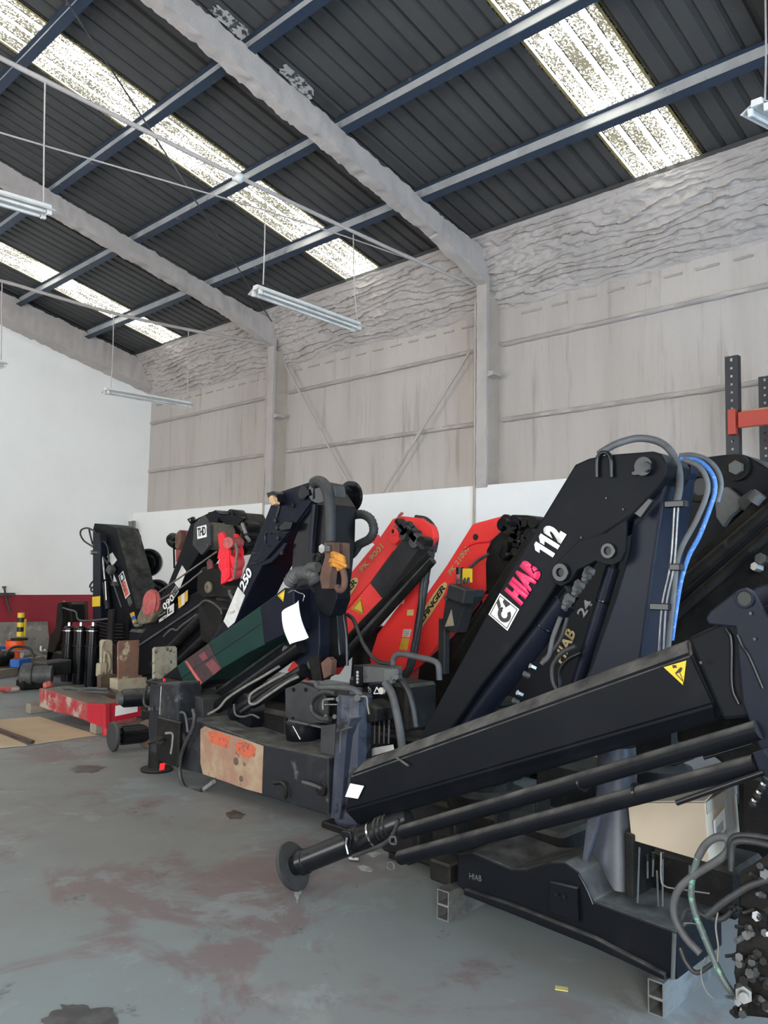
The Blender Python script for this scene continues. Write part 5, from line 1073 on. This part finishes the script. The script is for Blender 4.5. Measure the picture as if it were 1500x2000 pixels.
pedestal(D, 5.3, 8.2, h=1.0)
boxp('lower_frame', D, M['black'], (5.2, 8.4, .62), (.5, 1.3, .6), bev=.03)

# ===== E: black crane in the far corner
E_ = crane((5.9, 11.2, 0), 'black crane in the far corner with a yellow label on its column')
X = 5.7
prism('inner_boom', E_, M['black'], [(184, 1022), (205, 1024), (226, 1030), (248, 1109), (266, 1189), (272, 1245), (259, 1245), (248, 1182), (212, 1100), (196, 1055), (181, 1036)], X, .36, .012)
prism('outer_boom', E_, M['navy'], [(181, 1038), (194, 1044), (197, 1060), (196, 1215), (181, 1215)], X-.10, .20, .010)
decal('yellow_label', E_, M['yellow'], [(180.5, 1166), (196, 1164), (196, 1184), (180.5, 1185)], X-.10, .004)
rod('lift_cylinder', E_, M['black_gloss'], (207, 1138, X-.04), (213, 1190, X-.04), .055); rod('piston_rod', E_, M['steel'], (201, 1087, X-.06), (205.5, 1132, X-.06), .02)
rod('pipe', E_, M['steel'], (206, 1135, X-.10), (208, 1172, X-.10), .012)
rod('thin_pipe', E_, M['greymetal'], (216, 1124, X-.08), (237, 1186, X-.08), .010)
bm = bmesh.new(); s_box(bm, P(217, 1113, X-.06), (.10, .12, .11), Matrix.Rotation(.6, 3, 'X'), .015); mk('valve_block', bm, M['greymetal'], E_)
o = prism('paper_label', E_, M['whitedirty'], [(209, 1087), (219, 1079), (228, 1094), (219, 1105)], X-.02, .01, 0)
q = quadmap((245.5, 1170), (254.5, 1160), (232, 1125), X)
lb = udecal('tall_sticker', E_, M['white'], q, [(0, 0), (1, 0), (1, 1), (0, 1)], 0); lb['label'] = 'tall white bordered sticker, black above and salmon below'
udecal('sticker_field', lb, M['blackprint'], q, [(.1, .66), (.9, .66), (.9, .97), (.1, .97)], .002); udecal('sticker_field', lb, M['salmon'], q, [(.1, .04), (.9, .04), (.9, .62), (.1, .62)], .002)
qq = quadmap((245, 1165), (235.5, 1139), (252.5, 1157), X); lettering('lettering', lb, M['redfade'], 'HIAB', qq, .03, .9, .05, .95, .15, .85, .003)
lettering('emblem_print', lb, M['white'], 'a', q, .05, 1, .3, .75, .72, .92, .003)
for k, m in enumerate(('yelloworange', 'blueprint', 'yelloworange')): decal('reflective_stripe', E_, M[m], [(253.7+k*2.3, 1198+k*7.2), (262+k*1.9, 1194.8+k*7.2), (263.9+k*1.9, 1202+k*7.2), (256+k*2.3, 1205.2+k*7.2)], X, .004)
decal('grey_patch', E_, M['greymetal'], [(248, 1170), (254, 1164), (259, 1176), (256, 1184), (252, 1184)], X, .003)
for pts in ([(182, 1068), (172, 1062), (163, 1055), (157, 1043), (160, 1034), (172, 1031.5), (186, 1040), (191, 1058), (198, 1080), (211, 1102)], [(174, 1034), (177, 1048), (181, 1063)], [(186, 1040), (196, 1052), (208, 1063), (212, 1078), (212, 1098)], [(262, 1036), (272, 1044), (274.5, 1056), (273, 1064)], [(183, 1134), (177, 1141), (176, 1147), (182, 1147)], [(184, 1145), (178, 1150), (179, 1155), (183, 1155)]): hose('hydraulic_hose', E_, M['rubber'], pts, .013, X-.06)
bm = bmesh.new(); s_nut(bm, P(183, 1079, X-.1), (-1, 0, 0), .03, .05); mk('fitting', bm, M['steel'], E_)
for x, y in ((203, 1068), (203.5, 1084), (192, 1116)): disc('bolt', E_, M['steel'], x, y, X, .008, .006)
for x, y, r, XX in ((297, 1099, .21, 6.35), (313, 1160, .21, 6.25)):
    bm = bmesh.new(); s_lathe(bm, P(x-8, y, XX), (-.7, -.7, 0), [(-.10, .0), (-.10, r*.92), (-.06, r), (.02, r), (.05, r*.86), (.03, r*.6), (.05, r*.5), (.05, r*.3), (.0, r*.28), (0, 0)], 36); mk('hose_reel', bm, M['black_gloss'], E_, smooth=40)
boxp('column', E_, M['black'], (5.95, 10.95, .8), (.5, .9, 1.3), bev=.05)
prism('column_frame', E_, M['grime'], [(112, 1178), (120, 1176), (122, 1215), (115, 1250), (95, 1300), (90, 1290), (96, 1245), (108, 1225)], X-.2, .16, .01)
prism('column_frame', E_, M['grime'], [(122, 1176), (138, 1180), (140, 1215), (122, 1215)], X-.1, .2, .01)
prism('column_frame', E_, M['rackbrown'], [(137, 1174), (165, 1174), (165, 1215), (158, 1215), (158, 1179), (137, 1179)], X+.15, .06, .004)
decal('white_sticker', E_, M['white'], [(129, 1197), (132, 1193), (132, 1208), (126, 1208)], X-.1, .004)
disc('plug', E_, M['steel'], 126.5, 1176, X-.1, .02, .03)
hose('guard_rail', E_, M['greymetal'], [(123, 1187), (135, 1191), (148, 1195), (151, 1207), (158, 1212), (180, 1212), (215, 1208)], .014, X-.22)
for k in range(6):
    y = 1217+k*6.5; hose('control_lever', E_, M['grime'], [(190, y-2), (212, y+2), (240, y+3)], .010, X-.18)
rod('lever_post', E_, M['grime'], (220, 1190, X-.2), (217, 1255, X-.2), .06)
boxp('base_beam', E_, M['grime'], (5.75, 11.3, .22), (.5, 2.4, .34), bev=.03)
for i, x in enumerate((137, 160, 184)):
    b = G(x-7, 1338+i*4); b = Vector((5.45, (G(x-7, 1342).y/G(x-7, 1342).x)*5.45, 0)); z1 = PY(x, 1222, b.y).z
    bm = bmesh.new(); s_lathe(bm, b, (0, 0, 1), [(0, 0), (0, .085), (.06, .09), (z1-.30, .09), (z1-.295, .102), (z1-.275, .102), (z1-.27, .082), (z1-.03, .082), (z1, .05), (z1, 0)], 26); c = mk('stabilizer_cylinder', bm, M['black_gloss'], E_, smooth=35)
    bm = bmesh.new(); s_lathe(bm, b, (0, 0, 1), [(z1-.075, .083), (z1-.074, .098), (z1-.06, .098), (z1-.059, .083)], 26); mk('bright_ring', bm, M['steel'], c, smooth=35)
    bm = bmesh.new(); s_nut(bm, b+Vector((-.03, -.05, z1)), (0, 0, 1), .022, .05); mk('fitting', bm, M['steel'], c)

# ------------------------------------------------------------------ things on the floor at the left
# worn red stabiliser beam with a white label
rb = thing('stabilizer_beam', (4.1, 8.4, 0), 'worn red steel beam with a white label lying on wooden blocks', 'steel beam')
X = 3.93
prism('beam', rb, M['redold'], [(76, 1344), (100, 1350), (165, 1372), (172, 1378), (205, 1386), (204, 1418), (168, 1408), (140, 1398), (104, 1390), (76, 1380)], X, .34, .012)
prism('end_section', rb, M['redend'], [(170, 1374), (206, 1376), (206, 1424), (200, 1420), (171, 1410)], X-.015, .05, .006)
ep = bmesh.new(); e0, e1, e2, e3 = P(203, 1374, X-.03), P(243, 1375, X+.32), P(241, 1400, X+.32), P(211, 1400, X-.02)
s_prism(ep, [P(203, 1375, X-.02), P(203, 1375, X-.02)+Vector((.40, 0, .0)), P(203, 1375, X-.02)+Vector((.40, 0, -.16)), P(203, 1375, X-.02)+Vector((.07, 0, -.18)), P(206, 1437, X-.02)+Vector((.06, 0, 0)), P(202, 1437, X-.02)], (0, .03, 0), .004); ep = mk('end_plate', ep, M['redend'], rb)
bq = P(203, 1375, X-.02); bm = bmesh.new(); s_prism(bm, [bq+Vector((.12, -.004, -.03)), bq+Vector((.36, -.004, -.015)), bq+Vector((.36, -.004, -.11)), bq+Vector((.12, -.004, -.13))], (0, .002, 0), 0); o = mk('white_label', bm, M['white'], rb); o['label'] = 'white label on the beam end'
bm = bmesh.new(); s_tube(bm, [P(95, 1345, X+.1), P(92, 1335, X+.1)], .05, 8); mk('lug', bm, M['redfade'], rb, smooth=40)
random.seed(4); bm = bmesh.new()
for k in range(14):
    p = P(110+random.uniform(0, 70), 1352+random.uniform(0, 10), X+.15); s_tube(bm, [p+Vector((0, 0, .05)), p+Vector((.08, -.1, .045)), p+Vector((.12, -.2, .05))], .012, 6)
mk('swarf', bm, M['greymetal'], rb, smooth=50)['kind'] = 'stuff'
for px, py, l in ((90, 1391, 'dark wooden block under the far end of the red beam'), (186, 1434, 'pale wooden block under the labelled end of the red beam')):
    p = G(px, py); bm = bmesh.new(); s_box(bm, (X+.16, p.y+.05, .055), (.34, .12, .11), None, .006); tag(mk('wood_block', bm, M['wood']), l, 'wood block', None)
# two short leg cylinders on the floor
for i, (px, py, L, r, lab) in enumerate(((220, 1478, .62, .085, 'black cylinder with a round foot plate lying on the floor beside the red beam end'), (290, 1472, .5, .085, 'black cylinder whose foot plate shows behind the near stabiliser leg'))):
    f = G(px, py-10); c = Vector((f.x, f.y, .132)); ax = Vector((.90, -.10 if i == 0 else .5, 0)).normalized(); t = thing('leg_cylinder', (c.x, c.y, 0), lab, 'cylinder', 'leg cylinders on the floor')
    bm = bmesh.new(); s_lathe(bm, c, ax, [(-.015, 0), (-.015, .122), (-.008, .13), (.012, .13), (.016, .1), (.02, .0)], 28); mk('foot_plate', bm, M['darkgrey'] if i == 0 else M['brownsteel'], t, smooth=40)
    bm = bmesh.new(); s_lathe(bm, c, ax, [(.01, .06), (.06, .06), (.07, r), (L, r), (L, 0)], 24); mk('tube', bm, M['black_gloss'], t, smooth=40)
p = G(232, 1455); t = thing('leg_cylinder', (p.x+.05, p.y, 0), 'upper black cylinder lying over the one beside the red beam end', 'cylinder', 'leg cylinders on the floor')
c = Vector((p.x+.02, p.y+.02, .42)); bm = bmesh.new(); s_lathe(bm, c, (.92, -.2, 0), [(0, 0), (0, .07), (.02, .085), (.9, .085), (.9, 0)], 24); mk('tube', bm, M['black'], t, smooth=40)
bm = bmesh.new(); s_lathe(bm, c, (.92, -.2, 0), [(-.04, 0), (-.04, .05), (0, .06), (.0, .0)], 20); mk('rod_end', bm, M['greymetal'], t, smooth=40)
boxp('support', t, M['grime'], c+Vector((.35, -.07, -.24)), (.3, .1, .24), bev=.01)
# cream and rust stabiliser frame with standing plates
yf = thing('stabilizer_frame', (4.8, 7.9, 0), 'cream painted steel frame with upright rust stained plates behind the red beam', 'steel frame')
def fplate(name, m, px0, px1, py0, py1, Y, t, ch=.02):
    a, b, c, d = PY(px0, py0, Y), PY(px1, py0, Y), PY(px1, py1, Y), PY(px0, py1, Y); a.z = b.z = (a.z+b.z)/2; c.z = d.z = (c.z+d.z)/2
    k = ch; pts = [a+Vector((k, 0, 0)), b-Vector((k, 0, 0)), b-Vector((0, 0, k)), c, d, a-Vector((0, 0, k))]
    bm = bmesh.new(); s_prism(bm, pts, (0, t, 0), .006); return mk(name, bm, m, yf)
fplate('upright_plate', M['rustplate'], 231, 278, 1251, 1330, 8.6, .03)
bm = bmesh.new(); a = PY(229, 1327, 8.58); bb_ = PY(292, 1331, 8.58); s_prism(bm, [a, Vector((bb_.x, 8.58, a.z)), PY(292, 1375, 8.58), PY(250, 1366, 8.58), PY(229, 1347, 8.58)], (0, .18, 0), .008); mk('lower_beam', bm, M['cream'], yf)
fplate('upright_plate', M['creamdirty'], 301, 346, 1263, 1340, 7.3, .04)
fplate('upright_post', M['cream'], 203, 220, 1250, 1340, 9.6, .12)
fplate('side_panel', M['brownsteel'], 197, 232, 1318, 1358, 9.3, .10)
fplate('inner_plate', M['maroon'], 220, 228, 1258, 1320, 9.7, .05)
bm = bmesh.new(); s_tube(bm, [PY(199, 1345, 9.55), PY(198, 1300, 9.55), PY(199, 1262, 9.55), PY(203, 1252, 9.55)], .014, 8); mk('pipe', bm, M['cream'], yf, smooth=50)
bm = bmesh.new(); s_tube(bm, [PY(207, 1312, 9.55), PY(203, 1295, 9.55), PY(205, 1275, 9.55), PY(212, 1280, 9.55), PY(214, 1300, 9.55), PY(210, 1313, 9.55)], .02, 8); mk('hose', bm, M['cream'], yf, smooth=50)
bm = bmesh.new(); s_box(bm, PY(198, 1308, 9.5), (.1, .1, .16), None, .01); mk('valve', bm, M['cream'], yf)
boxp('floor_beam', yf, M['brownsteel'], (4.95, 8.4, .10), (.5, 1.9, .20), bev=.015)
boxp('floor_foot', yf, M['cream'], (5.25, 9.6, .14), (.35, .2, .28), bev=.015)
# cardboard sheets and rod
def sheet_on_floor(name, pts, m, label, cat):
    ring = []; n = len(pts)
    for i in range(n):
        a, b = G(*pts[i]), G(*pts[(i+1) % n])
        for k in range(14): p = a.lerp(b, k/14); ring.append(p+Vector((.012*fbm(p.x*9, p.y*9, 1), .012*fbm(p.x*9, p.y*9, 4), .004)))
    bm = bmesh.new(); s_prism(bm, ring, (0, 0, .006), 0); return tag(mk(name, bm, m), label, cat)
sheet_on_floor('cardboard_sheet', [(-60, 1412), (77, 1401), (190, 1437), (66, 1455), (-12, 1427)], M['cardboard'], 'large flat cardboard sheet on the floor beside the red beam', 'cardboard')
sheet_on_floor('cardboard_sheet', [(-70, 1432), (-10, 1430), (53, 1457), (-40, 1466)], M['cardboard'], 'smaller cardboard sheet on the floor left of the dark rod', 'cardboard')
a, b = G(-40, 1418), G(64, 1457); bm = bmesh.new(); s_cyl(bm, a+Vector((0, 0, .035)), b+Vector((0, 0, .035)), .018); o = tag(mk('steel_rod', bm, M['rackbrown'], smooth=40), 'dark steel rod lying across the cardboard', 'rod')
# orange bucket
def on_floor(px, py): return G(px, py)
bk = G(28, 1288); s_ = .92; bk = Vector((5.75, 14.3, 0)); zoff = 0
pb_ = PY(28, 1288, 13.2); bk = Vector((pb_.x, 13.2, 0))
k = PY(28, 1288, 13.2).z
bu = thing('bucket', (bk.x, bk.y, k), 'orange plastic bucket standing on planks near the dark red wall', 'bucket')
R0 = (PY(43, 1285, 13.2)-PY(12, 1285, 13.2)).length/2; R1 = (PY(46, 1253, 13.2)-PY(11, 1253, 13.2)).length/2; HH = PY(28, 1251, 13.2).z-k
bm = bmesh.new(); s_lathe(bm, (bk.x, bk.y, k), (0, 0, 1), [(0, 0), (0, R0), (HH*.72, R1*.97), (HH*.73, R1*1.04), (HH*.77, R1*1.04), (HH*.78, R1*.99), (HH*.97, R1), (HH*.975, R1*1.05), (HH, R1*1.05), (HH, R1*.93), (HH*.4, R1*.9), (HH*.4, 0)], 36); mk('body', bm, M['orange'], bu, smooth=40)
bm = bmesh.new(); 
for i in range(7):
    a0 = radians(-78+i*5); a1 = radians(-78+(i+1)*5); rr_ = R1*1.003
    s_prism(bm, [Vector((bk.x+rr_*cos(a0), bk.y+rr_*sin(a0), k+HH*.05)), Vector((bk.x+rr_*cos(a1), bk.y+rr_*sin(a1), k+HH*.05)), Vector((bk.x+rr_*cos(a1), bk.y+rr_*sin(a1), k+HH*.5)), Vector((bk.x+rr_*cos(a0), bk.y+rr_*sin(a0), k+HH*.5))], (cos(a0)*.002, sin(a0)*.002, 0), 0)
mk('label_print', bm, M['whitedirty'], bu)
bm = bmesh.new(); s_lathe(bm, (bk.x+.08, bk.y+.05, k+HH), (0, 0, 1), [(0, 0), (0, R1*.9), (.03, R1*.95), (.035, 0)], 24); tag(mk('tray', bm, M['green'], smooth=40), 'dark green tray lying on the orange bucket', 'tray')
c = PY(39, 1243, 13.25); t = thing('marker_post', (c.x, c.y, c.z), 'short post wrapped in black and yellow tape standing behind the bucket', 'post')
z1 = PY(39, 1197, 13.25).z; n = 5
for i in range(n):
    za = c.z+(z1-c.z)*i/n; zb_ = c.z+(z1-c.z)*(i+1)/n; bm = bmesh.new(); s_cyl(bm, (c.x, c.y, za), (c.x, c.y, zb_), .052); mk('tape_band', bm, M['blackprint'] if i % 2 == 1 else M['yellow'], t, smooth=40)
bm = bmesh.new(); s_cyl(bm, (c.x+.06, c.y, c.z), (c.x+.06, c.y, z1-.1), .03); mk('strap', bm, M['yellow'], t, smooth=40)
# planks and board
for i, (pts, lab) in enumerate((([(0, 1299), (90, 1284)], 'grey timber lying nearest the leaning board'), ([(-10, 1310), (92, 1293)], 'grey timber in the middle of the three by the bucket'), ([(-15, 1326), (60, 1312)], 'grey timber lying nearest the grinder'))):
    a, b = G(*pts[0]), G(*pts[1]); d = (b-a); bm = bmesh.new(); s_box(bm, (a+b)/2+Vector((0, 0, .06+.0*i)), (d.length+.1, .16, .12), Matrix.Rotation(atan2(d.y, d.x), 3, 'Z'), .006); tag(mk('timber', bm, M['wood']), lab, 'timber', 'timbers by the bucket')
bm = bmesh.new(); a = PY(-30, 1216, YF-.12); b = PY(94, 1214, YF-.12); 
s_prism(bm, [Vector((a.x, YF-.30, .0)), Vector((b.x, YF-.30, .0)), Vector((b.x, YF-.10, b.z)), Vector((a.x, YF-.10, a.z))], (0, .03, 0), .004)
tag(mk('board', bm, M['concreteboard']), 'stained grey board leaning against the dark red dado', 'board')
bx2 = G(40, 1302, .125); bm = bmesh.new(); s_box(bm, (bx2.x, bx2.y, .185), (.28, .16, .12), Matrix.Rotation(.5, 3, 'Z'), .008); tag(mk('plastic_box', bm, M['blueprint']), 'small bright blue box on the timber near the bucket', 'box')
bm = bmesh.new(); p = PY(7, 1274, 13.6); s_box(bm, p, (.18, .12, .16), None, .01); o = thing('parts_carton', p-Vector((0, 0, .08)), 'blue and white carton at the left edge', 'carton'); mk('carton', bm, M['whitedirty'], o); bm = bmesh.new(); s_box(bm, p+Vector((0, -.0, .07)), (.184, .124, .06), None, .006); mk('blue_band', bm, M['blueprint'], o)
# bar hanging on the wall
t = thing('wall_rack_bar', PY(10, 1160, YF-.1), 'grey steel bar with a cross arm fixed on the dark red dado', 'steel bar')
bm = bmesh.new(); s_tube(bm, [PY(8, 1147, YF-.1), PY(13, 1172, YF-.06), PY(20, 1197, YF-.03)], .02, 8); mk('bar', bm, M['greymetal'], t, smooth=40)
bm = bmesh.new(); s_box(bm, PY(6, 1161, YF-.12), (.42, .05, .06), None, .005); mk('cross_arm', bm, M['greymetal'], t); bm = bmesh.new(); s_cyl(bm, PY(8, 1149, YF-.1), PY(8, 1145, YF-.1), .035); mk('bar_head', bm, M['greymetal'], t, smooth=40)
# bench grinder motor, pump, small things
gm = G(62, 1345); t = thing('electric_motor', (gm.x, gm.y, 0), 'dusty dark round motor with a box on the floor before the black cylinders', 'motor')
bm = bmesh.new(); s_lathe(bm, (gm.x-.05, gm.y, .19), (.75, -.5, 0), [(-.12, 0), (-.12, .05), (-.11, .09), (-.08, .15), (.0, .16), (.05, .15), (.06, .12), (.30, .12), (.32, .0)], 28); mk('motor_body', bm, M['greymetal'], t, smooth=40)
bm = bmesh.new(); s_box(bm, (gm.x+.36, gm.y+.2, .24), (.50, .25, .20), Matrix.Rotation(.4, 3, 'Z'), .02); mk('terminal_box', bm, M['darkgrey'], t)
bm = bmesh.new(); s_box(bm, (gm.x, gm.y, .07), (.35, .22, .14), None, .02); mk('motor_foot', bm, M['grime'], t)
bm = bmesh.new(); s_tube(bm, [(gm.x+.1, gm.y+.2, .40), (gm.x+.05, gm.y+.3, .52), (gm.x-.15, gm.y+.3, .54), (gm.x-.3, gm.y+.2, .45)], .018, 8); mk('cable', bm, M['rubber'], t, smooth=60)
hp = G(12, 1318); t = thing('floor_pump', (hp.x, hp.y, 0), 'dark hydraulic hand pump on the floor at the left edge', 'pump')
bm = bmesh.new(); s_lathe(bm, (hp.x-.25, hp.y, .20), (1, .4, .25), [(0, 0), (0, .10), (.05, .14), (.25, .14), (.3, .08), (.4, .07), (.4, 0)], 22); mk('pump_body', bm, M['grime'], t, smooth=40)
bm = bmesh.new(); s_box(bm, (hp.x-.1, hp.y, .07), (.5, .3, .14), None, .02); mk('pump_base', bm, M['grime'], t)
bm = bmesh.new(); s_tube(bm, [(hp.x-.1, hp.y-.05, .38), (hp.x+.25, hp.y-.1, .34), (hp.x+.55, hp.y-.15, .24), (hp.x+.62, hp.y-.2, .06)], .016, 8); mk('pump_hose', bm, M['hoselight'], t, smooth=60)
bm = bmesh.new(); s_prism(bm, [PY(-5, 1262, 13.0), PY(8, 1278, 13.0), PY(6, 1290, 13.0), PY(-6, 1290, 13.0)], (0, .15, 0), .01); tag(mk('traffic_cone', bm, M['orange']), 'orange plastic object at the left edge beside the bucket', 'plastic object')
rt = G(17, 1352); t = thing('hand_jack', (rt.x, rt.y, 0), 'small worn red tool lying on the floor at the left', 'tool')
bm = bmesh.new(); s_lathe(bm, (rt.x-.12, rt.y, .05), (1, -.4, 0), [(0, 0), (0, .025), (.05, .045), (.2, .04), (.24, .02), (.24, 0)], 16); mk('body', bm, M['redold'], t, smooth=40)
bm = bmesh.new(); s_cyl(bm, (rt.x-.2, rt.y+.03, .045), (rt.x-.12, rt.y, .05), .025); mk('tip', bm, M['greymetal'], t, smooth=40)
bm = bmesh.new(); s_tube(bm, [PY(80, 1262, 15.39), PY(80, 1270, 15.37), PY(86, 1272, 15.36), PY(88, 1268, 15.36)], .02, 8); tag(mk('bent_bracket', bm, M['white'], smooth=50), 'small white bent bracket on the leaning grey board', 'bracket')
# galvanised post behind the far crane
t = thing('wall_post', PY(258, 1040, YF-.25), 'galvanised slotted bracket rising behind the far corner crane', 'bracket')
bm = bmesh.new(); s_prism(bm, [PY(253, 1018, YF-.2), PY(258, 1018, YF-.2), PY(259, 1060, YF-.2), PY(254, 1060, YF-.2)], (0, .05, 0), .004); s_prism(bm, [PY(260, 1017, YF-.2), PY(265, 1017, YF-.2), PY(265, 1060, YF-.2), PY(260, 1060, YF-.2)], (0, .05, 0), .004); s_prism(bm, [PY(253, 1030, YF-.17), PY(265, 1030, YF-.17), PY(265, 1060, YF-.17), PY(253, 1060, YF-.17)], (0, .02, 0), .0); mk('bracket', bm, M['tubesteel'], t)
bm = bmesh.new(); s_cyl(bm, (PY(259, 1060, YF-.18)), Vector((PY(259, 1060, YF-.18).x, YF-.18, 0)), .04); mk('post', bm, M['tubesteel'], t, smooth=40)
# ------------------------------------------------------------------ small things on the floor in front
p = G(1097, 1932); bm = bmesh.new(); s_box(bm, (p.x, p.y, .0025), (.03, .05, .003), Matrix.Rotation(.5, 3, 'Z'), 0); tag(mk('paper_scrap', bm, M['yellowpale']), 'tiny pale yellow paper scrap on the bare floor', 'paper scrap')
a, b = G(668, 1616), G(686, 1605); t = thing('pencil', (a.x, a.y, 0), 'orange and blue marker lying under the tip of the low boom', 'marker')
bm = bmesh.new(); s_cyl(bm, a.lerp(b, .35)+Vector((0, 0, .012)), b+Vector((0, 0, .012)), .011); mk('barrel', bm, M['orange'], t, smooth=40); bm = bmesh.new(); s_cyl(bm, a+Vector((0, 0, .012)), a.lerp(b, .35)+Vector((0, 0, .012)), .012); mk('cap', bm, M['hoseblue'], t, smooth=40)
def splash(pts, m, label, seed):
    bm = bmesh.new(); c = sum((G(*p) for p in pts), Vector())/len(pts); ring = []
    for k in range(36):
        q = k/36*len(pts); a = G(*pts[int(q)]).lerp(G(*pts[(int(q)+1) % len(pts)]), q-int(q)); ring.append(Vector((0, 0, .0015))+c+(a-c)*(1+.4*fbm(k*1.9, seed, 2)))
    s_prism(bm, ring, (0, 0, .001), 0); tag(mk('paint_spill', bm, m), label, 'paint spill')
M['spill'] = mat('dried white spill', (0.42, 0.42, 0.43), 0.6, c2=(.22, .225, .23), scale=14)
splash([(584, 1712), (594, 1728), (590, 1742), (580, 1762), (576, 1745), (566, 1735)], M['spill'], 'dried white spill under the round foot plate', 1)
splash([(698, 1692), (712, 1690), (728, 1698), (724, 1704), (706, 1701)], M['spill'], 'dried white smear on the floor under the front cylinder, nearer one', 2)
splash([(716, 1668), (735, 1664), (746, 1668), (730, 1676)], M['spill'], 'dried white smear on the floor under the front cylinder, farther one', 3)
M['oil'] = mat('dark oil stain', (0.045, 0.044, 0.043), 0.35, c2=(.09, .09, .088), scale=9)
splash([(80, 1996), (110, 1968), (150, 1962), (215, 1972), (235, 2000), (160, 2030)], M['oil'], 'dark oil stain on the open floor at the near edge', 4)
splash([(440, 1588), (455, 1582), (478, 1590), (470, 1600), (448, 1600)], M['oil'], 'dark oil stain on the floor before the rust patched beam', 5)
splash([(135, 1502), (160, 1494), (205, 1498), (190, 1508), (150, 1510)], M['oil'], 'dark oil stain on the floor below the cardboard sheets', 6)
pc = G(682, 1682); bm = bmesh.new(); s_cyl(bm, pc+Vector((0, 0, .015)), pc+Vector((.03, -.05, .015)), .013); tag(mk('pin', bm, M['steel'], smooth=40), 'small bright steel pin on the floor under the front leg', 'pin')
# ------------------------------------------------------------------ pallet rack beside the wall
rk = thing('pallet_rack', (7.9, 2.2, 0), 'black pallet rack with a red beam standing by the wall at the right edge', 'rack')
def upright(x, y, ztop, w=.10, d=.07):
    bm = bmesh.new(); pitch = .075; hs = .022
    s_box(bm, (x, y+w/4+hs/4, ztop/2), (.004, w/2-hs/2, ztop), None, 0); s_box(bm, (x, y-w/4-hs/4, ztop/2), (.004, w/2-hs/2, ztop), None, 0)
    z = ztop-.03
    while z > .4: s_box(bm, (x, y, z-hs/2-pitch/2+.0), (.004, hs+.002, pitch-hs), None, 0); z -= pitch
    s_box(bm, (x, y, ztop-.012), (.004, hs, .02), None, 0); s_box(bm, (x, y, .2), (.004, hs, .4), None, 0)
    for s in (-1, 1): s_box(bm, (x+d/2, y+s*w/2, ztop/2), (d, .004, ztop), None, 0)
    o = mk('upright', bm, M['rackblack'], rk)
    boxp('foot_plate', o, M['rackblack'], (x+d/2, y, .005), (.14, .14, .01), bev=0)
pf = P(1428, 695, 7.5); pr = P(1497, 740, 8.28); upright(7.5, pf.y, pf.z, .115); upright(8.28, pf.y-.02, pr.z+.03, .115)
zb0 = P(1440, 806, 7.45); zb1 = P(1440, 836, 7.45); zt, zl = zb0.z, zb1.z; hgt = zt-zl
for x in (7.46, 8.33): 
    o = boxp('rack_beam', rk, M['rackred'], (x, pf.y-1.35, (zt+zl)/2), (.05, 2.55, hgt), bev=.004); bm = bmesh.new(); s_box(bm, (x-.002 if x < 8 else x, pf.y-.02, (zt+zl)/2-.01), (.06, .07, hgt+.09), None, .003); mk('beam_connector', bm, M['rackred'], o)
boxp('shelf_board', rk, M['plywood'], (7.9, pf.y-1.35, zt+.012), (.85, 2.5, .022), bev=0)
for (za, zb2) in ((zl-.05, zl-.85), (zl-.9, zl-1.7)): bm = bmesh.new(); s_box(bm, (7.9, pf.y-.0, (za+zb2)/2), (hypot(.78, za-zb2), .03, .035), Matrix.Rotation(atan2(za-zb2, .78), 3, 'Y'), .003); mk('brace', bm, M['rackbrown'], rk)
bm = bmesh.new(); s_box(bm, (7.9, pf.y, zl-.87), (.78, .03, .035), None, .003); mk('brace', bm, M['rackbrown'], rk)
upright(7.5, pf.y-2.65, pf.z, .115); upright(8.28, pf.y-2.67, pf.z, .115)
